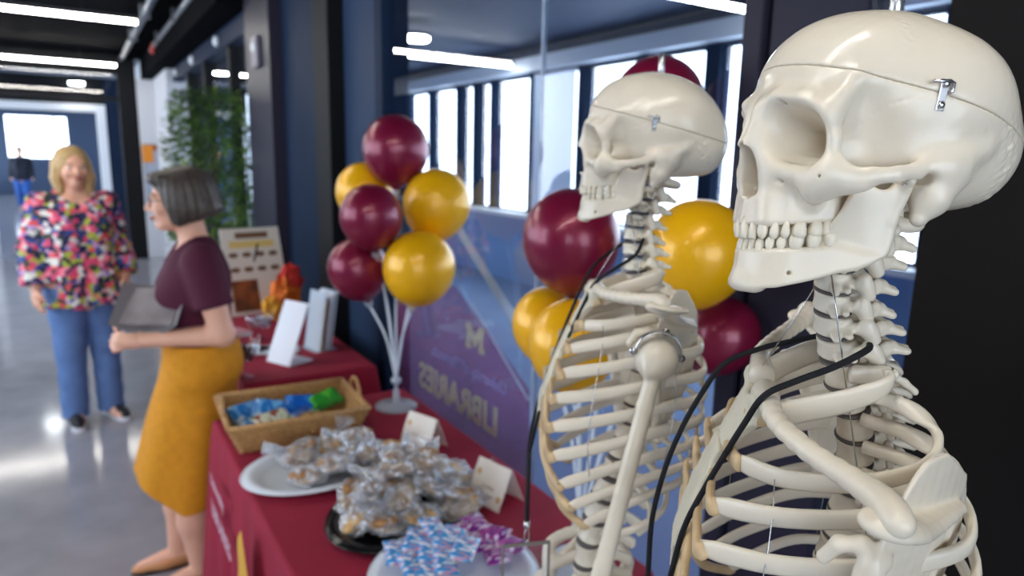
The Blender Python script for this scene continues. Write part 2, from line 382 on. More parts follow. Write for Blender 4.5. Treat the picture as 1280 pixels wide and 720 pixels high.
# far end of the hall: portal with transom, white wall, lighter corridor beyond
trim(blackm, .60, .84, 11.9, 12.1, 0, H); trim(blackm, XL, .6, 11.9, 12.1, 2.74, H); trim(blackm, XL, .6, 11.95, 12.05, 2.36, 2.42); trim(blackm, XL, -1.7, 11.9, 12.1, 0, 2.74)
w = struct(MB().box(-1.7, .6, 11.99, 12.01, 2.42, 2.74).build('window_8', glass))
trim(whitew, .84, 1.34, 11.9, 12.1, 0, 2.69)
trim(palew, -1.5, -1.36, 15.9, 16.1, 0, 2.5); trim(palew, .40, .56, 15.9, 16.1, 0, 2.5); trim(palew, -1.36, .40, 15.9, 16.1, 2.36, 2.5)
trim(navy, .56, 3, 15.9, 16.1, 0, H); trim(navy, -4, -1.5, 15.9, 16.1, 0, H); trim(blackm, -1.5, .56, 15.9, 16.1, 2.5, H)
sbox('wall_far_right', palew, .95, 1.1, 12.1, 30, 0, H); sbox('wall_far_left', palew, -3.2, -3.05, 12.1, 30, 0, .5); sbox('wall_far_left_top', palew, -3.2, -3.05, 12.1, 30, 2.6, H)
for k in range(9):
    sbox('trim_%d' % (100+k), palew, -3.2, -3.05, 12.1+2*k, 12.3+2*k, .5, 2.6); struct(MB().box(-3.13, -3.12, 12.3+2*k, 14.1+2*k, .5, 2.6).build('window_%d' % (70+k), wglass))
sbox('wall_far_end', roomw, -4, 3, 30, 30.2, 0, 1.3); sbox('wall_far_end_right', roomw, -.2, 3, 30, 30.2, 1.3, H); sbox('wall_far_end_left', roomw, -4, -2.0, 30, 30.2, 1.3, H); sbox('wall_far_end_top', roomw, -2.0, -.2, 30, 30.2, 2.75, H)
w = struct(MB().box(-2.0, -.2, 30.05, 30.08, 1.3, 2.75).build('window_9', wglass))
MB().box(-.62, -.56, 30.0, 30.12, 1.3, 2.75).build('mullion', navy, w)
d = bpy.data.lights.new('window_portal', 'AREA'); d.shape = 'RECTANGLE'; d.size = 1.8; d.size_y = 1.5; d.cycles.is_portal = True
o = bpy.data.objects.new('window_portal', d); COL.objects.link(o); o.matrix_world = Matrix.Translation((-1.1, 30.3, 2.02)) @ Matrix.Rotation(-math.pi/2, 4, 'X')
# ------------------------------------------------------------------ ceiling lights, conduits, sensors
lampm = mat('lamp_diffuser', (1, .97, .92, 1), .5, emit=(1, .955, .88, 1), estr=34)
alum = mat('lamp_housing', rgb(60, 62, 68), .4, .6)
def strip(x0, x1, y, z, label, grp):
    r = empty('linear_ceiling_light', ((x0+x1)/2, y, z), 0, label, 'ceiling light', grp); L = (x1-x0)/2
    MB().box(-L, L, -.035, .035, .012, .05).build('housing', alum, r, bevel=.004)
    pr = [(-L+.03*(1-math.cos(a))-.0, .03*math.sin(a)) for a in np.linspace(0, math.pi, 7)]
    MB().prism([(-L+.03, -.03), (L-.03, -.03), (L-.012, -.022), (L, 0), (L-.012, .022), (L-.03, .03), (-L+.03, .03), (-L+.012, .022), (-L, 0), (-L+.012, -.022)], -.018, .0119).build('diffuser', lampm, r)
    for s in (-.7, .7): MB().tube([(s*L, 0, .05), (s*L, 0, H-z)], .004, 6).build('suspension_rod', alum, r)
strip(-2.2, .57, 11.3, 2.8, 'far white linear ceiling light, lower of the two over the hallway', 'hallway strip lights')
strip(-2.2, .57, 7.4, 2.8, 'upper white linear ceiling light at the top left corner of the hallway', 'hallway strip lights')
for y, w_ in ((3.7, 'over the far table'), (.1, 'over the skeletons'), (-3.4, 'behind the camera')): strip(-2.2, .57, y, 2.8, 'white linear ceiling light hanging out of the picture '+w_, 'hallway strip lights')
strip(3.28, 4.78, 7.65, 2.8, 'white linear ceiling light seen through the glass above the window row', 'room strip lights')
strip(3.28, 4.78, 3.7, 2.8, 'nearer white linear ceiling light seen through the glass at the top', 'room strip lights')
strip(1.7, 3.0, 11.2, 2.8, 'distant white linear ceiling light at the glass room end', 'room strip lights')
def disc_light(x, y, z, r, label):
    q = empty('disc_ceiling_light', (x, y, z), 0, label, 'ceiling light', 'round ceiling lights')
    MB().lathe([(r*.9, -.02), (r, -.01), (r, .02)], 20).build('diffuser', lampm, q, smooth=False); MB().lathe([(r*1.05, .02), (r*1.05, .05)], 20).build('housing', alum, q)
disc_light(3.06*1.02, 6.9, 2.86, .13, 'round ceiling light above the strip light behind the glass')
disc_light(-.66, 13.1, 2.86, .13, 'round ceiling light beyond the hallway portal at the left edge')
disc_light(.12, 16.7-1.0, 2.86, .12, 'small round ceiling light deeper beyond the hallway portal')
gal = mat('galvanised_pipe', rgb(120, 124, 132), .4, .6)
for x, y0, y1, nm in ((.66, 5.4, 11.8, 'long grey ceiling conduit running along the hallway left of the red tip'), (.93, 5.4, 9.8, 'grey ceiling conduit ending in a red sprinkler tip')):
    c = empty('ceiling_conduit', (x, (y0+y1)/2, 2.92), 0, nm, 'pipe', 'ceiling conduits'); L = (y1-y0)/2
    MB().tube([(0, -L, 0), (0, L, 0)], .035, 10).build('pipe', gal, c, smooth=True)
    for k in range(3): MB().box(-.045, .045, -L+.6+k*1.6, -L+.66+k*1.6, -.045, .08).build('bracket', gal, c)
    if y1 < 10: MB().tube([(0, L, 0), (0, L+.16, -.05)], .05, 10).build('red_tip', mat('red_paint', rgb(190, 24, 30), .4), c, smooth=True)
for y, z in ((6.75, 2.61), (8.3, 2.61), (9.7, 2.61)):
    q = MB().lathe([(.045, 0), (.045, .02), (.03, .035)], 16).build('round_sensor', palew, None, mw=Matrix.Translation((1.14, y, z)) @ Matrix.Rotation(-math.pi/2, 4, 'Y'), smooth=True)
    tag(q, {6.75: 'round white sensor on the header, nearest the tall post', 8.3: 'round white sensor in the middle of the header over the plant', 9.7: 'round white sensor on the header next to the white pilaster'}[y], 'sensor', 'header sensors')
q = empty('wall_box', (1.10, 5.02, 2.32), 0, 'small grey control box high on the dark post', 'control box')
MB().box(-.03, 0, -.09, .09, -.1, .1).build('cover', mat('grey_plastic', rgb(104, 100, 116), .4), q, bevel=.01); MB().lathe([(.03, 0), (.025, .01)], 12).build('button', palew, q, mw=Matrix.Translation((-.03, 0, .03)) @ Matrix.Rotation(-math.pi/2, 4, 'Y'))
# framed notice on the white wall by the portal
q = empty('wall_notice', (1.02, 11.9, 1.45), 0, 'framed notice with an orange corner on the far white wall', 'notice')
MB().box(-.15, .22, -.03, 0, -.6, .30).build('frame', mat('grey_frame', rgb(140, 146, 160), .5), q); MB().box(-.13, .20, -.036, -.03, -.57, .20).build('sheet', mat('notice_sheet', rgb(170, 178, 196), .6), q); MB().box(-.17, -.02, -.045, -.036, .02, .28).build('orange_label', mat('orange_print', rgb(226, 140, 40), .6), q); MB().box(-.02, .22, -.045, -.036, .20, .28).build('rust_label', mat('rust_print', rgb(150, 70, 40), .6), q)
# ------------------------------------------------------------------ skull (millimetres: x forward, y left, z up, origin between the ears)
def occl(x): return -46-(x-42)*.17
UP_ARCH = [(84.5, 0), (82.5, 10), (76.5, 19.5), (66.5, 26), (54.5, 30), (41, 32.5)]
LO_ARCH = [(81, 0), (79, 9), (73.5, 18), (64.5, 25), (54, 30), (40, 35), (24, 42), (11, 46)]
def wob(P, f, a=0):
    return np.sin(P[0]*f+1.3+a)*np.sin(P[1]*f*1.13+2.1)*np.sin(P[2]*f*.91+.7+a)+.5*np.sin(P[0]*f*2.1+P[2]*f*1.7+a)*np.sin(P[1]*f*2.3-P[2]*f)
UP_LINE = [tuple(p[:2]) for p in spline([(q[0], q[1], 0) for q in UP_ARCH], 4)]
LO_LINE = [tuple(p[:2]) for p in spline([(q[0], q[1], 0) for q in LO_ARCH], 4)]
def tilt_ell(P, c, r, deg):
    """ellipsoid pitched about the left-right axis (front up)"""
    a = math.radians(deg); X = P[0]-c[0]; Z = P[2]-c[2]
    return ell([X*math.cos(a)+Z*math.sin(a), P[1], -X*math.sin(a)+Z*math.cos(a)], (0, c[1], 0), r)
def skull_f(P):
    x, y, z = P
    d = tilt_ell(P, (-7, 0, 42), (87, 65, 66), 13)
    d = smin(d, ell(P, (34, 0, 50), (50, 50, 47)), 12)
    d = smin(d, ell(P, (-52, 0, 20), (46, 53, 44)), 14)
    d = smin(d, ell(P, (-22, 30, 46), (46, 36, 42)), 14)
    d = smax(d, (-36-.14*x-z)/1.01, 16)
    d = smin(d, ell(P, (-10, 0, 6), (40, 62.5, 24)), 14)
    # flattened temple behind the eye socket
    d = smax(d, -ell(P, (47, 74, 8), (29, 31, 46)), 11)
    # supraorbital mass, sphenoid, pterygoid and back of the upper jaw
    d = smin(d, ell(P, (56, 0, 30), (31, 47, 19)), 12)
    d = smin(d, ell(P, (38, 0, 4), (34, 40, 28)), 8)
    d = smin(d, ell(P, (62, 0, 6), (25, 20, 26)), 8)
    d = smin(d, ell(P, (44, 0, -18), (20, 25, 26)), 8)
    d = smin(d, tubef(P, [(36, 22, -8), (33, 25, -40)], [9, 6], s=(1, 1.3, 1)), 6)
    # upper jaw
    d = smin(d, ell(P, (60, 0, -20), (25, 31, 24)), 8)
    a, t = line2(x, y, UP_LINE); zz = z-occl(x)
    d = smin(d, rbox2(a-5.0+.07*np.abs(zz-10), np.abs(zz-18.5)-11, 3.5), 7)
    d = smin(d, capsule(P, (80, 19, -40), (79, 17, -16), 4, 5), 8)
    d = smin(d, capsule(P, (79, 12, -14), (84, 7, 16), 5.5, 5), 8)
    # brow and eye socket rim
    d = smin(d, tubef(P, [(85, 5, 34), (84, 20, 38), (76, 37, 36.5), (65, 47.5, 28)], [4.5, 4.5, 4.2, 4.5]), 12)
    d = smin(d, tubef(P, [(65, 47.5, 28), (59.5, 50.5, 13), (59, 50, -2), (60, 47, -12)], [4.5, 5, 6, 9]), 7)
    d = smin(d, tubef(P, [(61, 45, -9), (72, 33, -9), (80, 20, -6), (84.5, 10, 8), (85, 6, 26)], [7, 6, 5, 3.8, 3]), 11)
    d = smin(d, tubef(P, [(65, 48, 28), (58, 50, 40), (50, 50, 50)], [3.4, 2.2, .4]), 16)
    # cheek bone and arch
    d = smin(d, tubef(P, [(59, 50, -9), (62, 43, -17), (58, 35, -26)], [9, 9, 5]), 7)
    d = smin(d, capsule(P, (60, 43, -20), (42, 60, -14.5), 6.5, 4, s=(1, 1.4, 1)), 6)
    d = smin(d, tubef(P, [(60, 49, -9), (50, 57.5, -10.5), (38, 63, -9), (22, 65, -6), (8, 63, -2), (-10, 58, 3)], [8.5, 6.4, 5.4, 4.8, 5, 5], s=(1, 1.7, 1)), 8)
    d = smin(d, tubef(P, [(-6, 60, 2), (-22, 59, 7), (-38, 57, 16)], [4, 3, 1.5]), 14)
    # mastoid
    d = smin(d, tubef(P, [(-18, 51, -2), (-11, 53, -18), (-5.5, 53.5, -31)], [15, 12, 5.5]), 11)
    d = smin(d, capsule(P, (-72, 0, 2), (-80, 0, 8), 10, 6), 14)
    d = smin(d, capsule(P, (-20, 9, -31), (-12, 10, -33), 7, 6), 5)
    # nasal bones
    d = smin(d, capsule(P, (85, 2.6, 26), (95, 2.2, 8.5), 4.6, 3.2), 7)
    # carve the eye sockets
    ca, sa = .905, .425; px, py, pz = x-74, y-33.5, z-15
    tx = px*ca+py*sa; u = -px*sa+py*ca; v = pz+u*.24
    sc = np.clip(1+tx/56, .16, 1.22); A, B = 19.2*sc, 17.6*sc
    n = ((np.abs(u)/A)**3+(np.abs(v)/B)**3)**(1/3)
    d = smax(d, -np.maximum(np.maximum((n-1)*np.minimum(A, B), -(tx+46)), 13.2-y), 5)
    # carve the pear-shaped nose opening, leave the septum
    w = np.interp(z, [-28, -24, -16, 0, 8, 12], [2, 10.5, 12.2, 8.6, 4.6, 1.4]).astype(np.float32)
    w = w*np.clip((x-40)/36, .4, 1)
    hole = np.maximum(np.maximum((y-w)*.9, np.abs(z+8)-19), 50-x)
    d = smax(d, -hole, 2)
    d = np.minimum(d, np.maximum(np.maximum(y-.9, x-77-.3*z), np.maximum(np.abs(z+6)-20, 50-x)))
    d = smin(d, capsule(P, (82, 0, -27.5), (90, 0, -26.5), 3, 1.2), 3)
    d = smin(d, ell(P, (66, 9, -19), (12, 2.6, 3.6)), 2)
    # ear canal, small foramina
    d = smax(d, -capsule(P, (-1, 70, -7), (0, 52, -6), 3.6, 3), 3)
    d = smax(d, -capsule(P, (92, 25, 37), (78, 25, 36.5), 1.2, 1.2), 1)
    d = smax(d, -capsule(P, (88, 27, -17), (73, 27, -14), 1.4, 1.2), 2)
    d = smax(d, -capsule(P, (70, 58, -12), (60, 46, -10), 1, 1), 1)
    # sutures: lambdoid and coronal as rough worm-like grooves, squamosal as a fine one
    lam = np.abs((x+62)-.42*(z-14)*.9)*.85
    m = np.exp(-(lam/8)**2)*np.clip((y-14)/10, 0, 1)*np.clip((44-z)/14, 0, 1)
    d = d+m*.75*wob(P, .55)
    cor = np.abs(x-22+.10*(z-60)); m = np.exp(-(cor/5)**2)*np.clip((z-66)/10, 0, 1)*np.clip((98-z)/8, 0, 1)*np.clip((y-14)/10, 0, 1)
    d = d+m*.5*wob(P, .8, 1)
    sq = np.abs(np.sqrt(((x-2)/42)**2+((z-8)/36)**2)-1)*38
    d = d+np.exp(-(sq/1.3)**2)*np.clip((z-16)/8, 0, 1)*(.25+.3*wob(P, .9))
    return d+.1*wob(P, .24)
SEAM = lambda P: P[2]-(44.6+.215*P[0])
def cap_f(P): return smax(CACHE, -(SEAM(P)-.16), .5)
def base_f(P): return smax(CACHE, SEAM(P)+.16, .5)
RAMUS = [tuple(p[:2]) for p in spline([(8.5, -52, 0), (14, -59, 0), (26, -67, 0), (44, -68, 0), (52, -58, 0), (47, -46, 0), (42, -34, 0), (39, -20, 0), (35, -8, 0), (30.5, -6, 0), (27, -12.5, 0), (22, -15, 0), (16, -14, 0), (10, -8, 0), (4, -8, 0), (3.5, -14, 0), (8.5, -32, 0), (7.6, -46, 0)], 3)]
def jaw_f(P):
    x, y, z = P
    a, t = line2(x, y, LO_LINE)
    zl = np.interp(x, [5, 12, 28, 50, 70, 86], [-54, -58, -68, -78, -86, -90]).astype(np.float32)
    zu = np.interp(x, [8, 26, 40, 60, 90], [-58, -57, occl(40)-8, occl(60)-8.2, occl(90)-8.2]).astype(np.float32)
    th = np.interp(x, [10, 30, 60, 90], [3, 5, 5.6, 6]).astype(np.float32)
    zc = (zl+zu)/2; hh = (zu-zl)/2; rel = (z-zc)/np.maximum(hh, 3)
    d = rbox2(a-th-.7*np.clip(-rel, 0, 1), np.abs(z-zc)-hh, 3.2)
    d = smin(d, ell(P, (80, 0, -85.5), (7, 11, 6)), 9)
    d = smin(d, ell(P, (77.5, 12, -86.5), (5.5, 5.5, 4.2)), 6)
    # ramus plate
    yc = 46+(z+57)*.085-.0105*np.maximum(x-12, 0)**2*np.clip((-18-z)/36, 0, 1)-.004*np.maximum(x-12, 0)**2
    r = poly2(x, z, RAMUS); r = rbox2(r, np.abs(y-yc)-2.6, 2)
    d = smin(d, r, 7)
    d = smin(d, capsule(P, (6.5, 47, -9), (7, 56, -8), 4.2, 4.2, s=(1.1, 1, 1)), 5)
    d = smin(d, tubef(P, [(10, 46.5, -53), (9, 48.5, -34), (5, 51, -14)], [3, 2.8, 3.2]), 5)
    d = smax(d, -capsule(P, (66, 40, -75), (64, 27, -75), 1.5, 1.3), 1.5)
    return d+.1*wob(P, .24)
def tooth_mesh(w, dep, ht, kind, up):
    """crown: rings from the gum to the tip; up = upper jaw (crown points down)"""
    prof = {'i': [(-.5, .55, .8), (0, .72, .95), (.3, .92, .9), (.62, 1, .66), (.88, .97, .38), (1, .8, .22)],
            'c': [(-.5, .55, .8), (0, .74, .95), (.3, .95, .95), (.6, 1, .8), (.85, .68, .5), (1, .26, .22)],
            'p': [(-.4, .6, .8), (0, .74, .9), (.3, .95, 1), (.6, 1, 1), (.86, .78, .86), (1, .4, .6)],
            'm': [(-.4, .7, .8), (0, .84, .9), (.3, .97, 1), (.65, 1, 1), (.9, .88, .88), (1, .62, .62)]}[kind]
    v = []; f = []; n = 12
    for t, a, b in prof:
        for k in range(n):
            q = 2*math.pi*k/n; c_, s_ = math.cos(q), math.sin(q)
            e = .75
            v.append((b*dep/2*math.copysign(abs(c_)**e, c_), a*w/2*math.copysign(abs(s_)**e, s_), -t*ht if up else t*ht))
    m = len(prof)
    for i in range(m-1):
        for k in range(n):
            q = (i*n+k, i*n+(k+1) % n, (i+1)*n+(k+1) % n, (i+1)*n+k); f.append(q[::-1] if up else q)
    f.append(tuple(range(n)) if up else tuple(range(n))[::-1]); f.append(tuple((m-1)*n+k for k in range(n))[::-1 if up else 1])
    return pydata('tooth', np.array(v)*.001, f)
def arch_point(arch, s):
    P = spline([(p[0], -p[1], 0) for p in arch[::-1]]+[(p[0], p[1], 0) for p in arch[1:]], 12); P = np.array(P)
    mid = len(P)//2; Q = P[mid:]; L = np.concatenate([[0], np.cumsum(np.linalg.norm(np.diff(Q, axis=0), axis=1))])
    x = np.interp(s, L, Q[:, 0]); y = np.interp(s, L, Q[:, 1]); x2 = np.interp(s+1, L, Q[:, 0]); y2 = np.interp(s+1, L, Q[:, 1])
    return x, y, math.atan2(x-x2, y2-y)    # outward direction angle
bone = mat('bone_plastic', rgb(226, 215, 196), .2, noise=.05, nscale=14, bump=.05, bscale=350, sss=.06)
enamel = mat('tooth_enamel', rgb(230, 220, 200), .22)
steel = mat('polished_steel', (.62, .62, .63, 1), .22, 1)
_lo, _hi = (-104, -74, -46), (106, 74, 122)
def _cached(fn):
    def g(P):
        global CACHE
        if CACHE is None: CACHE = skull_f(P)
        return fn(P)
    return g
CACHE = None
ME_CAP = nets(_cached(cap_f), _lo, _hi, 1.0, name='skull_cap', mirror=True)
ME_BASE = nets(_cached(base_f), _lo, _hi, 1.0, name='skull_base', mirror=True)
ME_JAW = nets(jaw_f, (-4, -62, -98), (96, 62, 2), 1.0*.9, name='jaw_bone', mirror=True)
CACHE = None
for me_ in (ME_CAP, ME_BASE, ME_JAW): me_.materials.append(bone)
UP_T = [(8.6, 7, 10.6, 'i'), (6.8, 6.2, 9.6, 'i'), (7.8, 8, 11, 'c'), (6.9, 8.6, 8.6, 'p'), (6.7, 8.8, 8.2, 'p'), (10.2, 10.6, 7.6, 'm'), (9.6, 10.4, 7.4, 'm'), (8.6, 9.6, 7.2, 'm')]
LO_T = [(5.3, 5.8, 8.8, 'i'), (5.8, 6.1, 9, 'i'), (6.8, 7.4, 9.8, 'c'), (6.9, 7.6, 8.2, 'p'), (7, 8, 8, 'p'), (11, 9.8, 7.2, 'm'), (10.3, 9.6, 7, 'm'), (9.6, 9.4, 6.6, 'm')]
TOOTH = []
for up, T, arch in ((True, UP_T, [(p[0]+2.2, p[1]*1.03) for p in UP_ARCH]), (False, LO_T, [(p[0]+2.4, p[1]*1.0) for p in LO_ARCH[:7]])):
    s = 0
    for (w, dep, ht, kd) in T:
        x, y, a = arch_point(arch, s+w/2); s += w*1.01
        me_ = tooth_mesh(w*.93, dep, ht, kd, up); me_.materials.append(enamel)
        z = occl(x)+(ht-1.6 if up else -ht-.2+ (0.6 if kd == 'm' else 0))
        for sd in (1, -1):
            TOOTH.append((up, me_, Matrix.Translation((x*.001, sd*y*.001, z*.001)) @ Matrix.Rotation(sd*a, 4, 'Z') @ Matrix.Rotation(math.radians(-6 if up else -2)*(1 if kd in 'ic' else 0), 4, 'Y')))
def latch_parts(parent, M):
    r = MB().box(-2.6, 2.6, 0, 1.2, -11, 9)
    MB.build(MB().box(-.0026, .0026, -.0002, .0010, -.011, .008), 'latch_plate', steel, parent, mw=M, bevel=.0004)
    for zz in (-.0075, .005):
        MB().lathe([(.0024, 0), (.0024, .0008), (.0014, .0016), (0.0002, .0018)], 12).build('screw', steel, parent, mw=M @ Matrix.Translation((0, .001, zz)) @ Matrix.Rotation(-math.pi/2, 4, 'X'), smooth=True)
    MB().tube([(.009, .0022, .0055), (.004, .0026, .0062), (-.001, .0026, .007), (-.0046, .002, .006), (-.0048, .0018, .001), (-.003, .0016, 0)], .0011, 8).build('latch_hook', steel, parent, mw=M, smooth=True)
def build_skull(root, M):
    """adds the head to a skeleton; M = skull frame in the root's space"""
    sk = link('skull', ME_BASE, None, root, mw=M)
    link('skull_cap', ME_CAP, None, root, mw=M)
    jw = link('jaw', ME_JAW, None, root, mw=M)
    for up, me_, m in TOOTH: link('tooth', me_, None, sk if up else jw, mw=m)
    for sd in (1, -1):
        L = Matrix.Translation((.0024, sd*.0665, .0455)) @ Matrix.Rotation(math.radians(-6*sd), 4, 'X') @ Matrix.Rotation(0 if sd > 0 else math.pi, 4, 'Z')
        latch_parts(sk, L)
    MB().lathe([(.003, 0), (.003, .002), (.0015, .0026)], 10).build('chin_screw', steel, jw, mw=Matrix.Translation((.0862, 0, -.0845)) @ Matrix.Rotation(math.pi/2, 4, 'Y'), smooth=True)
    # coil spring that holds the jaw
    for sd in (1, -1):
        pts = [(.014+.0016*math.cos(i*.9), sd*(.061+.0016*math.sin(i*.9)), -.012+i*.00035) for i in range(40)]
        MB().tube(pts, .0004, 5).build('jaw_spring', steel, jw, smooth=True)
    return sk
# ------------------------------------------------------------------ rest of the skeleton (millimetres: x forward, y left, z up, origin in the spine at the height of the breastbone's top)
cart = mat('costal_cartilage', rgb(202, 174, 134), .4, noise=.14, nscale=40, sss=.1)
discm = mat('disc_rubber', rgb(92, 84, 82), .6)
bone_white = mat('bone_breastbone', rgb(218, 210, 188), .42, noise=.06, nscale=40, bump=.3, bscale=160)
SPINE = [  # (name, x, z, tilt in degrees: + leans the top forward)
    ('cervical_vertebra', 15, 152, -4), ('cervical_vertebra', 23, 136, 2), ('cervical_vertebra', 29, 119, 6), ('cervical_vertebra', 31, 102, 3), ('cervical_vertebra', 29, 85, 2), ('cervical_vertebra', 25, 68, 8), ('cervical_vertebra', 19, 50, 13),
    ('thoracic_vertebra', 12, 30, 17), ('thoracic_vertebra', 4, 9, 17), ('thoracic_vertebra', -6, -13, 14), ('thoracic_vertebra', -11, -36, 10), ('thoracic_vertebra', -14.5, -60, 7), ('thoracic_vertebra', -16.5, -84, 4), ('thoracic_vertebra', -17, -108, 1), ('thoracic_vertebra', -16.5, -133, -2), ('thoracic_vertebra', -15, -158, -4), ('thoracic_vertebra', -12.5, -184, -6), ('thoracic_vertebra', -9, -211, -8), ('thoracic_vertebra', -4, -239, -9),
    ('lumbar_vertebra', 2, -269, -10), ('lumbar_vertebra', 8, -302, -8), ('lumbar_vertebra', 12, -336, -4), ('lumbar_vertebra', 13, -370, 4), ('lumbar_vertebra', 9, -403, 14)]
def cerv_f(P):
    x, y, z = P
    d = rbox2(np.sqrt(x**2+(y*.82)**2)-11.6-.014*np.minimum(z*z, 70)+.4, np.abs(z-.05*x)-7.4, 1.8)
    d = smin(d, capsule(P, (0, 8, 5), (0, 10, 7.5), 3, 1.6), 3)
    d = smin(d, tubef(P, [(-1, 10, -1.5), (1, 16, -3), (1, 20, -5)], [3.6, 2.8, 2.4]), 3)
    d = smin(d, capsule(P, (-6, 11, 0), (-6, 19, -3), 2.6, 2.4), 3)
    d = smin(d, tubef(P, [(-8, 9, 0), (-16, 14, 0)], [4, 5]), 3)
    d = smin(d, capsule(P, (-16, 14.5, 5.5), (-20, 14.5, -7), 4.4, 4.4), 3)
    d = smin(d, tubef(P, [(-18, 13, -2), (-26, 5, -3), (-31, 0, -4)], [3.5, 3.2, 3.4], s=(1, 1, .62)), 3)
    d = smin(d, tubef(P, [(-28, 1, -3.5), (-38, 2.6, -7)], [3.8, 3]), 2.5)
    return smax(d, -capsule(P, (-16, 0, -30), (-16, 0, 30), 8, 8), 2)
def atlas_f(P):
    x, y, z = P
    r = np.sqrt((x+12)**2*1.15+y**2)
    d = np.sqrt((r-22)**2+(z*.9)**2)-4.6
    d = smin(d, ell(P, (-6, 19, 0), (11, 7, 8)), 4)
    return smin(d, capsule(P, (-8, 24, -1), (-9, 36, -2), 5, 4), 4)
def thor_f(P):
    x, y, z = P
    waist = .035*(81-np.minimum(z*z, 81))*.5
    d = rbox2(np.sqrt(x**2+(y*.9)**2)-14.5+waist, np.abs(z)-10.9, 2)
    d = smin(d, capsule(P, (-12, 9, 4), (-22, 12, 3), 4.5, 4.5), 3)
    d = smin(d, tubef(P, [(-21, 12, 3), (-29, 25, 6), (-33, 32, 7)], [5, 4.5, 5]), 3)
    d = smin(d, capsule(P, (-23, 9, 10), (-25, 9, -11), 3.5, 3.5), 3)
    d = smin(d, tubef(P, [(-22, 10, 1), (-34, 0, -4)], [3.8, 3.8]), 3)
    d = smin(d, tubef(P, [(-32, 0, -4), (-48, 0, -18), (-55, 0, -27)], [3.4, 2.6, 2.8], s=(1, 1.15, .8)), 3)
    return smax(d, -capsule(P, (-22, 0, -30), (-22, 0, 30), 7, 7), 2)
def lumb_f(P):
    x, y, z = P
    waist = .03*(150-np.minimum(z*z, 150))*.5
    d = rbox2(np.sqrt(x**2+(y*.78)**2)-17.5+waist, np.abs(z)-13.5, 2.5)
    d = smin(d, capsule(P, (-14, 11, 5), (-26, 14, 4), 5, 5), 3)
    d = smin(d, capsule(P, (-26, 13, 4), (-30, 40, 6), 4.5, 3), 3)
    d = smin(d, capsule(P, (-29, 14, 13), (-31, 14, -15), 5, 5), 3)
    d = smin(d, capsule(P, (-28, 8, 2), (-40, 0, -4), 5, 5), 3)
    d = smin(d, capsule(P, (-40, 0, 2), (-62, 0, -6), 5, 6, s=(1, 1.4, .7)), 3)
    return smax(d, -capsule(P, (-27, 0, -40), (-27, 0, 40), 8, 8), 2)
ME_VERT = {'atlas': nets(atlas_f, (-44, -44, -14), (20, 44, 14), 1.2, name='atlas', mirror=True), 'cervical_vertebra': nets(cerv_f, (-52, -32, -20), (16, 32, 18), 1.0, name='cervical_vertebra', mirror=True),
           'thoracic_vertebra': nets(thor_f, (-64, -42, -36), (20, 42, 20), 1.3, name='thoracic_vertebra', mirror=True), 'lumbar_vertebra': nets(lumb_f, (-72, -50, -28), (24, 50, 26), 1.6, name='lumbar_vertebra', mirror=True)}
# ribs: head, tubercle, angle, side, front side, front end
RIB = [
    [(8, 14, 34), (-8, 28, 41), (-11, 37, 41), (0, 45, 36), (22, 47, 24), (48, 41, 9), (64, 32, -2)],
    [(0, 15, 20), (-28, 34, 22), (-44, 54, 14), (-30, 80, 2), (10, 88, -14), (52, 72, -30), (82, 44, -40)],
    [(-6, 16, -2), (-36, 34, 0), (-58, 58, -8), (-46, 92, -22), (-2, 106, -40), (50, 92, -58), (98, 60, -72)],
    [(-12, 16, -25), (-42, 34, -23), (-68, 60, -32), (-60, 100, -48), (-10, 118, -68), (50, 106, -88), (104, 74, -103)],
    [(-15, 16, -49), (-46, 34, -47), (-74, 60, -57), (-69, 104, -76), (-14, 125, -98), (52, 114, -120), (109, 82, -135)],
    [(-17, 16, -73), (-48, 34, -71), (-78, 60, -82), (-74, 107, -104), (-16, 130, -128), (52, 120, -153), (108, 92, -170)],
    [(-18, 16, -97), (-49, 34, -95), (-79, 60, -108), (-76, 108, -132), (-16, 133, -158), (50, 125, -186), (101, 103, -204)],
    [(-17.5, 16, -121), (-48, 34, -119), (-78, 60, -134), (-75, 108, -160), (-16, 134, -188), (44, 128, -216), (86, 113, -236)],
    [(-16.5, 16, -146), (-46, 34, -145), (-76, 60, -161), (-73, 106, -188), (-18, 132, -216), (36, 128, -243), (68, 118, -259)],
    [(-15, 16, -171), (-43, 34, -171), (-72, 60, -188), (-70, 102, -214), (-20, 126, -242), (20, 124, -265), (46, 117, -280)],
    [(-12, 16, -205), (-36, 36, -210), (-60, 64, -228), (-56, 96, -250), (-26, 112, -272), (-2, 112, -286)],
    [(-8, 18, -236), (-28, 38, -245), (-46, 62, -262), (-44, 82, -280), (-30, 92, -292)]]
for i_ in range(2, 10):
    RIB[i_] = [(p[0], p[1], p[2]+(0, 0, 2, 8, 14, 9, 0)[k]) for k, p in enumerate(RIB[i_])]
RIB_H = [10.5, 7.4, 7.4, 7.6, 7.6, 7.6, 7.4, 7, 6.4, 5.8, 5, 4.2]
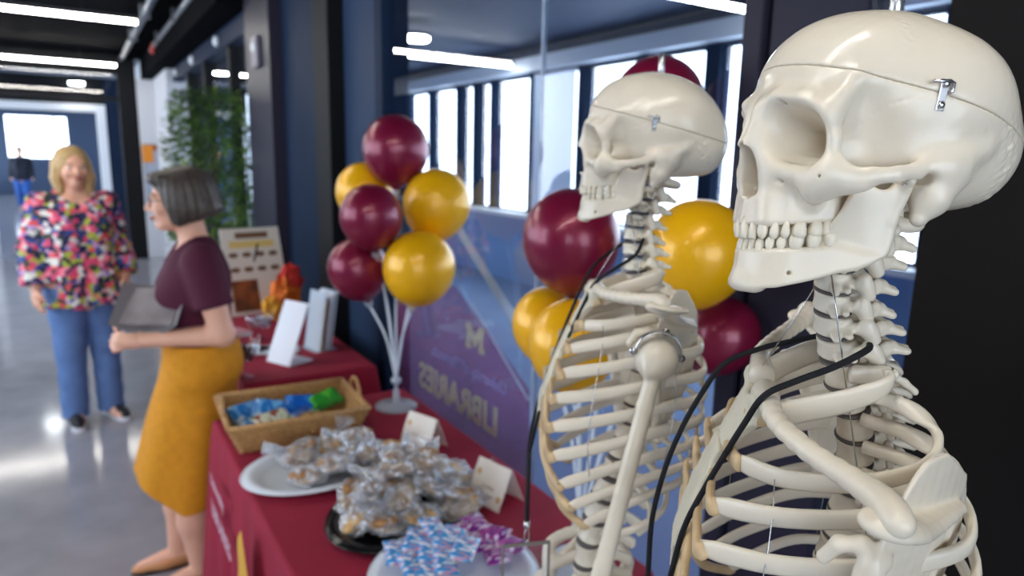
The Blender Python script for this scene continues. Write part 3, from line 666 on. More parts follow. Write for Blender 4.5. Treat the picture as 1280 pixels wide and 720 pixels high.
def sweep(pts, hs, ts, ctr, n=10, name='rib', flatrot=None):
    """flat oval bar along a curve; broad side faces away from the point ctr at the same height"""
    pts = [Vector(p) for p in pts]; m = len(pts); rings = []
    for i, p in enumerate(pts):
        t = (pts[min(i+1, m-1)]-pts[max(i-1, 0)]).normalized()
        o = Vector((p.x-ctr[0], p.y-ctr[1], 0)); o = (o-t*o.dot(t)).normalized(); w = t.cross(o).normalized()
        if flatrot is not None:
            a_ = flatrot[i] if hasattr(flatrot, '__len__') else flatrot*(1-i/(m-1))
            o, w = o*math.cos(a_)+w*math.sin(a_), w*math.cos(a_)-o*math.sin(a_)
        e = .8
        rings.append([p+o*ts[i]*math.copysign(abs(math.cos(2*math.pi*k/n))**e, math.cos(2*math.pi*k/n))+w*hs[i]*math.copysign(abs(math.sin(2*math.pi*k/n))**e, math.sin(2*math.pi*k/n)) for k in range(n)])
    v = [q*.001 for r in rings for q in r]; f = []
    for i in range(m-1):
        for k in range(n): f.append((i*n+k, i*n+(k+1) % n, (i+1)*n+(k+1) % n, (i+1)*n+k))
    f.append(tuple(range(n))[::-1]); f.append(tuple((m-1)*n+k for k in range(n)))
    me = pydata(name, v, f); bm = bmesh.new(); bm.from_mesh(me); bmesh.ops.recalc_face_normals(bm, faces=bm.faces); bm.to_mesh(me); bm.free()
    me.polygons.foreach_set('use_smooth', [True]*len(me.polygons)); return me
def mirror_pts(P, sd): return [(p[0], sd*p[1], p[2]) for p in P]
STERN = [(13, 22, -12), (20, 17, -42), (18, 15, -74), (17, 14, -100), (15, 13, -124), (12, 11, -143), (8, 8, -153)]
def stx(z): return float(np.interp(-z, [0, 48, 100, 155, 190], [73, 89, 104, 114, 113]))
ME_RIB = {}; ME_CART = {}; RIBEND = {}
for sd in (1, -1):
    for i, R_ in enumerate(RIB):
        c = spline(mirror_pts(R_, sd), 7); m = len(c); u = np.linspace(0, 1, m)
        hs = RIB_H[i]*np.interp(u, [0, .08, .2, .8, .95, 1], [.75, .7, .95, 1, 1.12, .8]); ts = np.interp(u, [0, .1, .3, .9, 1], [4.5, 4.2, 3.3, 3.2, 2.4])
        fr = np.interp(u, [0, .2, .7, 1], [.3, .35, .4, .5])*(-sd) if i == 0 else (.35 if i == 1 else 0)*-sd
        ME_RIB[sd, i] = sweep(c, hs, ts, (-5 if i else 0, 0), flatrot=fr if i < 2 else None); ME_RIB[sd, i].materials.append(bone)
        e = c[-1]; RIBEND[sd, i] = e
        if i < 10:
            if i < 7:
                zt = [-14, -46, -74, -100, -124, -142, -152][i]; yt = [20, 16, 15, 14, 13, 11, 7][i]; tgt = (stx(zt)-1, sd*yt, zt)
                mid = [(e[0]+(tgt[0]-e[0])*.4, sd*(abs(e[1])+(yt-abs(e[1]))*.42), e[2]+(zt-e[2])*(.12 if i > 3 else .4)-(3 if i > 3 else 0))]
                cp = [e-(c[-1]-c[-3])*.4, e]+mid+[tgt] if i > 3 else [e-(c[-1]-c[-3])*.4, e, tgt]
            else:
                q = RIBEND[sd, i-1]; pr = {7: (112, 34, -178), 8: (104, 66, -208), 9: (90, 86, -236)}[i]
                cp = [e-(c[-1]-c[-3])*.4, e, ((e[0]+pr[0])/2+6, sd*(abs(e[1])+pr[1])/2, (e[2]+pr[2])/2-8), (pr[0], sd*pr[1], pr[2])]
            cc = spline(cp, 5); k = len(cc)
            ME_CART[sd, i] = sweep(cc, np.linspace(RIB_H[i]*.92, 8.5 if i < 7 else 5, k), np.linspace(3.4, 3.6, k), (20, 0), name='costal_cartilage'); ME_CART[sd, i].materials.append(cart)
def manub_f(P):
    x, y, z = P
    w = np.interp(-z, [-12, 0, 14, 30, 46, 52], [24, 30, 31, 22, 18, 16]).astype(np.float32)
    xc = np.interp(-z, [-12, 0, 48], [68, 73, 89]).astype(np.float32)+(-.006*y*y)
    d = rbox2(np.maximum(y-w, np.maximum(z-4, -47-z)), np.abs(x-xc)-5.5, 3.5)
    d = smax(d, -capsule(P, (40, 0, 11), (110, 0, 11), 11, 11), 4)
    d = smin(d, ell(P, (70, 25, 4), (9, 10, 9)), 6)
    return d+.35*wob(P, .45)
def stern_f(P):
    x, y, z = P
    w = np.interp(-z, [49, 60, 100, 130, 150, 165, 190], [20, 21, 24, 25, 20, 11, 5]).astype(np.float32)
    w = w-3.2*(.5+.5*np.cos((z+61)/25.5*2*np.pi))*(z > -150)
    xc = np.interp(-z, [48, 100, 155, 190], [90, 104, 114, 112]).astype(np.float32)
    return rbox2(np.maximum(y-w, np.maximum(z+49, -190-z)), np.abs(x-xc)-4.6, 3)+.3*wob(P, .45)
ME_MAN = nets(manub_f, (44, -40, -56), (100, 40, 18), 1.3, name='manubrium', mirror=True)
ME_STE = nets(stern_f, (80, -28, -196), (126, 28, -44), 1.3, name='breastbone', mirror=True)
# left shoulder
CLAV = [(66, 16, 8), (66, 34, 10), (62, 62, 9), (46, 96, 10), (26, 128, 14), (14, 152, 17), (10, 168, 16)]
def clav_f(P): 
    c = spline(CLAV, 3); r = np.interp(np.linspace(0, 1, len(c)), [0, .1, .3, .6, .85, 1], [11, 8.6, 7, 7, 9, 9])
    return tubef(P, c, list(r), k=3)
TRI = [tuple(p[:2]) for p in spline([(-90, 20, 0), (-104, -24, 0), (-100, -76, 0), (-62, -136, 0), (-42, -130, 0), (-16, -64, 0), (-2, -38, 0), (-2, -8, 0), (-14, 24, 0), (-34, 45, 0), (-58, 45, 0)], 3)]
def scap_f(P):
    # blade frame: u runs along the blade towards the socket, v up, w away from the ribs
    x, y, z = P
    ang = math.radians(43); cx, cy = 12, 148
    u = (x-cx)*math.cos(ang)+(y-cy)*math.sin(ang); w = -(x-cx)*math.sin(ang)+(y-cy)*math.cos(ang); v = z+13
    bend = w-6+.0016*(u+40)**2*1.0+.0009*(v+40)**2
    tri = poly2(u, v, TRI)
    d = rbox2(tri, np.abs(bend)-1.5, 1.2)
    d = smin(d, tubef([u, bend, v], [(-82, 0, -12), (-70, 0, -70), (-48, 0, -126)], [2.6, 2.8, 4.5]), 4)
    d = smin(d, tubef([u, bend, v], [(-2, 0, -34), (-20, 0, -70), (-44, 0, -124)], [5, 4, 4.5]), 5)
    d = smin(d, ell([u, w, v], (2, 3, -24), (8, 9, 18)), 8)                    # socket
    sp = spline([(-78, 6, 2), (-56, 10, 6), (-30, 14, 10), (-8, 17, 16), (8, 15, 22), (14, 6, 23)], 4)
    d = smin(d, tubef([u, w, v], sp, list(np.linspace(3, 11, len(sp))), s=(1, 1, 1.7)), 6)   # spine and acromion
    if ACRO: d = smin(d, ell([u, w, v], (2, 18, 25), (28, 21, 5)), 5)
    for q in range(0, len(sp)-6):
        d = smin(d, capsule([u, w, v], sp[q], (sp[q][0], 5, sp[q][2]-2), 2.6, 2.6), 7)
    d = smin(d, tubef([u, w, v], [(-6, 4, -14), (0, -6, -8), (7, -16, -12), (10, -22, -26)], [6, 5.5, 5, 4.5]), 5)    # coracoid
    return d+.2*wob(P, .2)
HH = (10, 178, -46)
def humer_f(P):
    P = [P[0]-6, P[1]+2, P[2]+12]
    d = ell(P, (3, 179, -34), (25, 25, 25))
    d = smin(d, ell(P, (9, 195, -44), (11, 8, 12)), 4)
    d = smin(d, tubef(P, [(4, 188, -48), (4, 192, -90), (3, 196, -190), (2, 198, -280), (2, 198, -318)], [9, 9.6, 9.6, 10.5, 11]), 4)
    d = smin(d, capsule(P, (2, 174, -328), (2, 220, -328), 9, 9), 10)
    return smin(d, ell(P, (0, 168, -318), (9, 8, 9)), 6)
def radius_f(P):   # forearm bones in their own frame: origin at the elbow, z down the arm
    d = tubef(P, [(4, 10, 4), (6, 13, -30), (8, 18, -110), (6, 16, -200), (4, 12, -236)], [10, 7, 7.2, 8.5, 14]); return d
def ulna_f(P):
    d = tubef(P, [(-8, -8, 20), (-4, -8, 0), (0, -9, -30), (2, -13, -120), (2, -16, -200), (2, -15, -240)], [11, 11, 9, 7, 6, 8]); return d
def pelvis_f(P):
    x, y, z = P
    pr = spline([(-40, 22, -425), (-62, 50, -400), (-40, 92, -385), (0, 122, -392), (44, 128, -420), (50, 118, -446), (40, 90, -492)], 4)
    d = tubef(P, pr, 9)
    sh = spline([(-44, 30, -440), (-40, 70, -420), (-6, 104, -424), (30, 108, -444)], 4); d = smin(d, tubef(P, sh, 8), 22)
    d = smin(d, tubef(P, [(-30, 40, -460), (0, 80, -480), (14, 92, -500)], [14, 15, 22]), 18)
    d = smin(d, tubef(P, [(10, 88, -510), (36, 50, -528), (48, 12, -540)], [15, 9, 12]), 10)
    d = smin(d, tubef(P, [(-4, 86, -520), (-26, 66, -572), (-10, 52, -588), (20, 34, -572), (46, 10, -552)], [14, 16, 13, 8, 9]), 8)
    d = smin(d, tubef(P, [(-4, 0, -425), (-30, 0, -462), (-52, 0, -500), (-50, 0, -532), (-38, 0, -552)], [34, 28, 18, 9, 5]), 14)
    return smax(d, -ell(P, (16, 106, -506), (24, 26, 26)), 4)
def femur_f(P):
    d = ell(P, (16, 102, -506), (22, 22, 22)); d = smin(d, tubef(P, [(16, 100, -506), (8, 132, -535), (4, 142, -552)], [13, 15, 16]), 8)
    d = smin(d, tubef(P, [(4, 140, -556), (10, 130, -680), (12, 114, -820), (8, 104, -920)], [15, 13, 13, 18]), 8)
    return smin(d, smin(ell(P, (0, 84, -938), (30, 20, 22)), ell(P, (0, 124, -936), (30, 20, 22)), 8), 12)
def tibia_f(P):
    d = ell(P, (2, 104, -978), (26, 38, 16)); d = smin(d, tubef(P, [(6, 104, -985), (10, 104, -1040), (2, 102, -1180), (-2, 100, -1330)], [20, 14, 11, 15]), 12)
    d = smin(d, tubef(P, [(-22, 138, -1000), (-18, 132, -1180), (-6, 124, -1340)], [9, 6, 9]), 4)
    d = smin(d, tubef(P, [(-40, 106, -1372), (10, 104, -1352), (60, 104, -1362), (120, 106, -1376), (168, 106, -1383)], [17, 20, 17, 11, 6], s=(1, .6, 1)), 8)
    return d
def sided(fn, sd):
    return (lambda P: fn([P[0], P[1]*sd, P[2]]))
def side_nets(fn, lo, hi, h, name):
    out = {}
    for sd in (1, -1):
        l = list(lo); u = list(hi)
        if sd < 0: l[1], u[1] = -hi[1], -lo[1]
        out[sd] = nets(sided(fn, sd), l, u, h, name=name); out[sd].materials.append(bone)
    return out
ME_CLAV = side_nets(clav_f, (-4, 0, -8), (84, 182, 30), 1.3, 'collar_bone')
ACRO = False
ME_SCAP1 = side_nets(scap_f, (-116, 40, -164), (60, 200, 46), 1.4, 'shoulder_blade')
ACRO = True
ME_SCAP = side_nets(scap_f, (-116, 40, -164), (60, 200, 46), 1.4, 'shoulder_blade')
ME_HUM = side_nets(humer_f, (-30, 140, -362), (44, 240, 0), 1.8, 'upper_arm_bone')
ME_FEM = side_nets(femur_f, (-40, 50, -970), (56, 170, -470), 3, 'thigh_bone')
ME_TIB = side_nets(tibia_f, (-72, 50, -1402), (184, 160, -950), 3.2, 'shin_and_foot_bones')
ME_RAD = nets(radius_f, (-20, -10, -256), (28, 36, 20), 1.8, name='radius_bone'); ME_ULN = nets(ulna_f, (-28, -36, -256), (20, 14, 40), 1.8, name='ulna_bone')
ME_PEL = nets(pelvis_f, (-90, -150, -620), (80, 150, -360), 2.6, name='pelvis', mirror=True)
for m_ in (ME_RAD, ME_ULN, ME_PEL, *ME_VERT.values()): m_.materials.append(bone)
for m_ in (ME_MAN, ME_STE): m_.materials.append(bone_white)
black_plastic = mat('black_plastic', (.012, .012, .013, 1), .4)
rodm = mat('stand_rod', (.75, .76, .78, 1), .3, .9)
def disc_mesh(r, h_): return MB().lathe([(r*.9, -h_/2), (r, -h_/4), (r, h_/4), (r*.9, h_/2)], 20, sy=1.18).mesh('disc', True)
DISC = {'cervical_vertebra': disc_mesh(.0134, .0026), 'thoracic_vertebra': disc_mesh(.0146, .003), 'lumbar_vertebra': disc_mesh(.0182, .007)}
for m_ in DISC.values(): m_.materials.append(discm)
def poseM(yaw, pitch, roll, t):
    return Matrix.Translation(t) @ Matrix.Rotation(math.radians(yaw), 4, 'Z') @ Matrix.Rotation(math.radians(pitch), 4, 'Y') @ Matrix.Rotation(math.radians(roll), 4, 'X')
def bone_along(a, b, twist=0):
    a = Vector(a); b = Vector(b); z = (a-b).normalized(); x = Vector((1, 0, 0)); x = (x-z*x.dot(z)).normalized(); y = z.cross(x)
    return Matrix.Translation(a) @ Matrix((x, y, z)).transposed().to_4x4() @ Matrix.Rotation(twist, 4, 'Z')
def skeleton(skull_pose, torso_pose, label, arms, c1):
    Tw = poseM(*torso_pose); base = (Tw.translation.x, Tw.translation.y, 0)
    root = empty('skeleton_model', base, 0, label, 'skeleton', 'anatomy skeletons at the table end')
    inv = root.matrix_world.inverted(); T = inv @ Tw
    build_skull(root, inv @ poseM(*skull_pose))
    prev = None; MM = []
    for i, (kind, x, z, tl) in enumerate(SPINE):
        f = max(0, (z-50)/102); yy = c1[1]*f; xx = x; zz = z+(c1[2]-152)*f
        m = T @ Matrix.Translation((xx*.001, yy*.001, zz*.001)) @ Matrix.Rotation(math.radians(tl), 4, 'Y')
        MM.append(m)
        s_ = 1 if i < 7 else (.9+.022*(i-7) if i < 19 else 1)
        if i == 1: s_ = .95
        if kind[0] == 'c' and i >= 5: s_ = 1.1
        link('vertebra', ME_VERT['atlas'] if i == 0 else ME_VERT[kind], None, root, mw=m @ Matrix.Diagonal((s_*(1.12 if 0 < i < 7 else 1), s_*(1.08 if 0 < i < 7 else 1), (.94+.004*(i-7) if 7 <= i < 19 else 1), 1)))
        if i > 1:
            a, b = MM[i-1].translation, m.translation; q = m.copy(); q.translation = (a+b)/2
            link('disc', DISC[kind], None, root, mw=q)
    for sd in (1, -1):
        for i in range(12):
            link('rib', ME_RIB[sd, i], None, root, mw=T)
            if i < 10: link('costal_cartilage', ME_CART[sd, i], None, root, mw=T)
        link('collar_bone', ME_CLAV[sd], None, root, mw=T); link('shoulder_blade', (ME_SCAP if arms else ME_SCAP1)[sd], None, root, mw=T)
    link('manubrium', ME_MAN, None, root, mw=T); link('breastbone', ME_STE, None, root, mw=T)
    # arms: (side, elbow point, wrist point) in the torso frame
    for sd, el, wr in arms:
        sh = Vector((HH[0], sd*HH[1], HH[2]))*.001
        d0 = Vector((8, sd*196, -338))*.001-sh; d1 = Vector(el)*.001-sh
        rot = d0.rotation_difference(d1).to_matrix().to_4x4()
        link('upper_arm_bone', ME_HUM[sd], None, root, mw=T @ Matrix.Translation(sh) @ rot @ Matrix.Translation(-sh))
        fm = T @ bone_along(Vector(el)*.001, Vector(wr)*.001)
        link('radius_bone', ME_RAD, None, root, mw=fm); link('ulna_bone', ME_ULN, None, root, mw=fm)
        # metal ring that ties the arm to the shoulder
        ring = [(sh.x+.0265*math.cos(a), sh.y+sd*.004+.006*math.sin(a*1), sh.z+.006+.027*math.sin(a)) for a in np.linspace(.0, math.pi, 18)]
        MB().tube(ring, .0045, 8, flat=(1, .3)).build('shoulder_band', steel, root, mw=T, smooth=True)
        for a in (0, math.pi*.55, math.pi):
            MB().lathe([(.0045, 0), (.0045, .003), (.003, .006), (.0028, .011)], 8, c=(0, 0, 0)).build('band_screw', steel, root, mw=T @ Matrix.Translation((sh.x+.0275*math.cos(a), sh.y+sd*.006, sh.z+.006+.027*math.sin(a))) @ Matrix.Rotation(math.pi/2, 4, 'X'), smooth=True)
    link('pelvis', ME_PEL, None, root, mw=T)
    for sd in (1, -1): link('thigh_bone', ME_FEM[sd], None, root, mw=T); link('shin_and_foot_bones', ME_TIB[sd], None, root, mw=T)
    # steel wires that tie the ribs, front to back and down the sides
    for sd in (1, -1):
        cols = [(.62, range(1, 10)), (.86, range(1, 8))]
        for u, rr in cols:
            pts = []
            for i in rr:
                c = spline(mirror_pts(RIB[i], sd), 7); p = c[int(u*(len(c)-1))]
                pts.append((p[0]*.001*1.02, p[1]*.001*1.03, p[2]*.001))
            MB().tube(pts, .0005, 5).build('rib_wire', steel, root, mw=T, smooth=True)
    neck = [(.040-.065*i/6, .025+.020*i/6, .115-.215*i/6) for i in range(7)]
    MB().tube([T @ Vector(p) for p in neck], .0006, 5).build('neck_wire', steel, root, smooth=True)
    MB().tube([T @ Vector(p) for p in [(.02, -.03, .14), (.045, -.02, .07), (.07, -.012, .012)]], .0005, 5).build('neck_wire', steel, root, smooth=True)
    # hanging rod through the skull and the wheeled stand
    S_ = inv @ poseM(*skull_pose); top = S_ @ Vector((-.004, 0, .10))
    MB().tube([top, top+Vector((0, 0, .032))], .0042, 10).build('hanging_rod', rodm, root, smooth=True)
    pel = T @ Vector((-.05, 0, -.47))
    MB().tube([pel, Vector((pel.x, pel.y, .10))], .012, 12).build('stand_pole', rodm, root, smooth=True)
    for k in range(5):
        a = 2*math.pi*k/5
        MB().tube([(pel.x, pel.y, .1), (pel.x+.14*math.cos(a), pel.y+.14*math.sin(a), .085), (pel.x+.27*math.cos(a), pel.y+.27*math.sin(a), .06)], [.016, .014, .011], 8).build('stand_foot', black_plastic, root, smooth=True)
        MB().lathe([(.027, -.01), (.03, -.006), (.03, .006), (.027, .01)], 16).build('caster', black_plastic, root, mw=Matrix.Translation((pel.x+.27*math.cos(a), pel.y+.27*math.sin(a), .03)) @ Matrix.Rotation(a, 4, 'Z') @ Matrix.Rotation(math.pi/2, 4, 'X'), smooth=True)
    return root, T, base
SK1 = skeleton((154.6, -4.9, 3.8, (.4774, .2846, 1.6458)), (134.3, -3.5, -9, (.5024, .2905, 1.4639)), 'large close skeleton model at the right, its grinning skull nearest of the two', [], (13, -9.7, 151.7))
SK2 = skeleton((140.4, -2.5, -2.1, (.651, .691, 1.6558)), (147.3, -8, 5.1, (.6495, .6886, 1.4584)), 'smaller skeleton model standing behind, between the balloons and the nearer skeleton', [(1, (34, 194, -334), (40, 200, -572)), (-1, (-78, -172, -345), (88, -140, -545))], (12.7, 12.2, 166.4))
# ------------------------------------------------------------------ lanyards
cordm = mat('black_cord', rgb(14, 14, 20), .75, bump=.6, bscale=900)
def lanyard(SK, near, far, tail, label, badge):
    root, T, base = SK; W = root.matrix_world @ T
    P = [W @ (Vector(p)*.001) for p in near[::-1]+far]
    P = [Vector(p) for p in spline([tuple(p) for p in P], 6)]
    o = empty('lanyard', tuple(P[len(P)//2]), 0, label, 'lanyard', 'black lanyards on the skeletons'); c = Vector(o.location)
    MB().tube([p-c for p in P], .0024 if badge else .0025, 8).build('cord', cordm, o, smooth=True)
    if badge:
        e = (P[0]+P[-1])/2; d = Vector((0, 0, -1)); q = e-c
        MB().tube([q, q+d*.108], .0040, 8, flat=(1.2, .6)).build('cord_tail', cordm, o, smooth=True)
        q = q+d*.108
        MB().lathe([(.003, -.012), (.0045, -.008), (.0045, 0)], 10, c=tuple(q)).build('crimp', steel, o, smooth=True)
        MB().tube([q+Vector((.004*math.sin(a), 0, -.012-.011*(1-math.cos(a)))) for a in np.linspace(0, 2*math.pi, 14)], .0011, 6).build('swivel_hook', steel, o, smooth=True)
        q = q+d*.036
        clear = glass_mat('clear_sleeve', (.96, .97, 1, 1), 2.0)
        M = Matrix.Translation(q) @ Matrix.Rotation(math.radians(-20), 4, 'Z')
        MB().box(-.034, .034, -.0012, .0012, -.10, 0).build('badge_sleeve', clear, o, mw=M)
        f = MB()
        for a in ((-.036, -.033, -.1, .002), (.033, .036, -.1, .002), (-.033, .033, -.002, .002)): f.box(a[0], a[1], -.002, .002, a[2], a[3])
        f.build('badge_rim', mat('dark_rim', rgb(120, 116, 112), .4), o, mw=M)
    return o
lanyard(SK1, [(0, 12, 60.4), (7, 32, 62), (28, 42, 50), (52, 42, 34), (71.6, 44, 19.4), (80.9, 38, -9.9), (91, 36, -42.3), (101.6, 35, -77.3), (112.2, 34, -119.2), (116.9, 32, -173.3)], [(-10, -6, 62), (2, -28, 54), (36, -38, 36), (68, -38, 22), (95.7, -30, 6.7), (111.6, -24, -24.1), (124, -20, -60.4), (132.8, -18, -103.1), (137.5, -16, -155.9), (134, -16, -220.8)], None, 'thick black lanyard cord hanging on the nearest, largest skeleton', False)
lanyard(SK2, [(15.7, 15, 89.4), (25.8, 34, 64.5), (49.5, 38, 42.5), (69.1, 30, 22), (79, 24, -4), (99, 14, -85), (113, 8, -157.5), (118.5, 3, -236)], [(8, -8, 90), (25, -26, 84), (52.2, -36, 57.8), (72.1, -30, 34), (86.4, -22, -8.1), (107.7, -14, -103.5), (119.4, -8, -186.3), (120, -3, -237)], None, 'thin black lanyard with clear badge sleeve on the smaller skeleton', True)

# ------------------------------------------------------------------ tables with maroon cloths
cloth = mat('maroon_cloth', rgb(150, 20, 52), .85, noise=.07, nscale=6, bump=.08, bscale=700)
def table(x0, x1, y0, y1, tl, cl):
    cx, cy = (x0+x1)/2, (y0+y1)/2; hx, hy = (x1-x0)/2, (y1-y0)/2
    t = empty('folding_table', (cx, cy, 0), 0, tl, 'table', 'folding tables in a row')
    MB().box(-hx+.01, hx-.01, -hy+.01, hy-.01, .70, .733).build('tabletop', mat('table_laminate', rgb(190, 186, 178), .5), t, bevel=.006)
    for sx in (-1, 1):
        for sy in (-1, 1): MB().tube([(sx*(hx-.08), sy*(hy-.12), .70), (sx*(hx-.06), sy*(hy-.1), 0)], .014, 10).build('leg', gal, t, smooth=True)
    # cloth: flat top and a skirt with soft folds
    n = 220; per = []
    L = [2*hx, 2*hy, 2*hx, 2*hy]; tot = sum(L); r = .012
    for k in range(n):
        s = tot*k/n
        if s < L[0]: p = (-hx+s, -hy, 0, -1)
        elif s < L[0]+L[1]: p = (hx, -hy+s-L[0], 1, 0)
        elif s < L[0]+L[1]+L[2]: p = (hx-(s-L[0]-L[1]), hy, 0, 1)
        else: p = (-hx, hy-(s-L[0]-L[1]-L[2]), -1, 0)
        per.append(p)
    v = []; f = []
    levels = [(.74, -.01), (.738, -.003), (.732, .001), (.70, .004), (.6, .010), (.45, .016), (.3, .022), (.15, .028), (.02, .034)]
    for z, off in levels:
        for k, (px, py, nx, ny) in enumerate(per):
            s = tot*k/n; d = (.74-z)
            # distance to the nearest corner along the edge makes the corner fold flare out
            cd = min(abs(px-hx*math.copysign(1, px))+abs(py-hy*math.copysign(1, py)), .2)/.2
            w = d*(.022*math.sin(s*23+1.1)+.014*math.sin(s*41+.4)) + d*.09*(1-cd)
            fx = nx if cd > .999 else nx+(1-cd)*.7*math.copysign(1, px)*(abs(ny)); fy = ny if cd > .999 else ny+(1-cd)*.7*math.copysign(1, py)*(abs(nx))
            v.append((px+fx*(off+w), py+fy*(off+w), z))
    for i in range(len(levels)-1):
        for k in range(n): f.append((i*n+k, i*n+(k+1) % n, (i+1)*n+(k+1) % n, (i+1)*n+k)[::-1])
    f.append(tuple(range(n)))
    me = pydata('tablecloth', v, f); me.polygons[len(f)-1].use_smooth = False
    o = link('tablecloth', me, cloth, None, loc=(cx, cy, 0)); tag(o, cl, 'tablecloth', 'maroon tablecloths')
    return o
TOP = .7405
CL1 = table(.325, 1.035, 1.0, 2.43, 'folding table hidden under the near maroon cloth with cookies', 'maroon tablecloth with a gold flame print under the cookies, nearest the skeletons')
CL2 = table(.50, 1.05, 2.76, 4.35, 'folding table hidden under the far maroon cloth with signs', 'plain maroon tablecloth on the far table with signs and bowls')
# print on the hanging front of the near cloth
goldp = mat('gold_print', rgb(222, 170, 62), .7); whp = mat('white_print', rgb(206, 176, 190), .7)
def on_front(y, z, off=.018): return Matrix.Translation((.325-off-.68, y-1.715, z)) @ Matrix(((0, 0, -1), (-1, 0, 0), (0, 1, 0))).to_4x4()
fl = spline([(0, 120, 0), (18, 70, 0), (34, 30, 0), (40, -10, 0), (26, -44, 0), (0, -56, 0), (-28, -44, 0), (-40, -8, 0), (-24, 34, 0), (-16, 60, 0), (-14, 96, 0), (0, 120, 0)], 4)[:-1]
m_ = MB().prism([(p[0]*.0038, p[1]*.0023) for p in fl], 0, .002); fo = m_.build('flame_print', goldp, CL1, mw=on_front(1.70, .43, .046))
text_part('lettering', 'LIBRARIES', .075, whp, CL1, on_front(2.07, .50, .044), .001)
text_part('lettering', 'University', .055, whp, CL1, on_front(2.13, .60, .040), .001)

# ------------------------------------------------------------------ balloons
maroonb = mat('maroon_latex', rgb(124, 18, 54), .33, .25, coat=.3, noise=.05, nscale=9)
yellowb = mat('yellow_latex', rgb(246, 182, 12), .34, .1, coat=.3, noise=.04, nscale=9)
def balloon_mesh(name):
    prof = [(.004, -.140), (.009, -.137), (.004, -.129), (.012, -.121)]
    for a in np.linspace(-1.32, math.pi/2-.02, 22): 
        r = math.cos(a); z = math.sin(a)
        prof.append((.1*r*(1 if z > 0 else 1-.06*z*z), .1*z*(1.02 if z > 0 else 1.16)))
    return MB().lathe(prof, 32).mesh(name, True)
ME_BAL = {'m': balloon_mesh('balloon'), 'y': balloon_mesh('balloon')}; ME_BAL['m'].materials.append(maroonb); ME_BAL['y'].materials.append(yellowb)
clearp = mat('clear_acrylic', rgb(214, 226, 240), .15, alpha=.55)
def bunch(base, balls, grp, slabel):
    st = empty('balloon_stand', base, 0, slabel, 'balloon stand', 'clear balloon stands')
    MB().lathe([(.078, 0), (.078, .006), (.06, .012), (.014, .016), (.012, .06), (.006, .07)], 28).build('base', clearp, st, smooth=True)
    hub = Vector((0, 0, .10)); MB().tube([(0, 0, .06), hub], .006, 10).build('stem', clearp, st, smooth=True)
    MB().lathe([(.016, -.01), (.02, 0), (.016, .012)], 16, c=tuple(hub)).build('hub', clearp, st, smooth=True)
    for k, (c, pos, s, lab) in enumerate(balls):
        p = Vector(pos)-Vector(base); d = p-hub-Vector((0, 0, .06)); d = (d.normalized()+Vector((0, 0, .25))).normalized()
        knot = p-d*.137*s
        mid = (hub+knot)/2+Vector(((knot.x)*-.12, (knot.y)*-.12, .02))
        MB().tube(spline([tuple(hub), tuple(mid), tuple(knot)], 5), .0042, 8).build('stick', mat('white_stick', rgb(222, 230, 240), .4), st, smooth=True)
        MB().lathe([(.004, -.012), (.014, .004), (.016, .014)], 12, capt=False).build('cup', clearp, st, mw=Matrix.Translation(knot) @ d.to_track_quat('Z', 'Y').to_matrix().to_4x4(), smooth=True)
        b = link('balloon', ME_BAL[c], None, None, mw=Matrix.Translation(pos) @ d.to_track_quat('Z', 'Y').to_matrix().to_4x4() @ Matrix.Diagonal((s, s, s, 1)))
        tag(b, lab, 'balloon', grp)
bunch((0.93, 2.25, 0.7405), [
    ('m', (0.955, 2.292, 1.675), 1.154, 'topmost maroon balloon of the far bunch over the table corner'),
    ('m', (0.805, 2.145, 1.455), 1.024, 'maroon balloon in the middle left of the far bunch'),
    ('m', (0.794, 2.254, 1.267), 1.024, 'lowest maroon balloon at the left of the far bunch'),
    ('y', (1.062, 2.183, 1.49), 1.182, 'yellow balloon on the right of the far bunch below the top maroon one'),
    ('y', (0.942, 2.069, 1.287), 1.203, 'lowest yellow balloon at the front of the far bunch'),
    ('y', (0.886, 2.421, 1.518), 1.055, 'yellow balloon half hidden at the back of the far bunch'),
], 'balloons of the far bunch', 'clear balloon stand with white sticks at the far right table corner')
bunch((0.9, 1.11, 0.7405), [
    ('m', (1.063, 1.113, 1.772), 0.976, 'maroon balloon peeking out above the smaller skull'),
    ('m', (0.847, 1.115, 1.492), 1.001, 'large maroon balloon left of the smaller skeleton neck'),
    ('y', (1.011, 0.924, 1.479), 1.013, 'large yellow balloon between the two skeletons'),
    ('m', (1.124, 0.944, 1.296), 0.793, 'maroon balloon low between the two skeletons'),
    ('y', (0.862, 1.205, 1.29), 0.820, 'yellow balloon at the left edge of the near bunch'),
    ('y', (0.832, 1.076, 1.279), 0.919, 'yellow balloon behind the smaller skeleton ribs'),
], 'balloons of the near bunch', 'clear balloon stand behind the smaller skeleton')

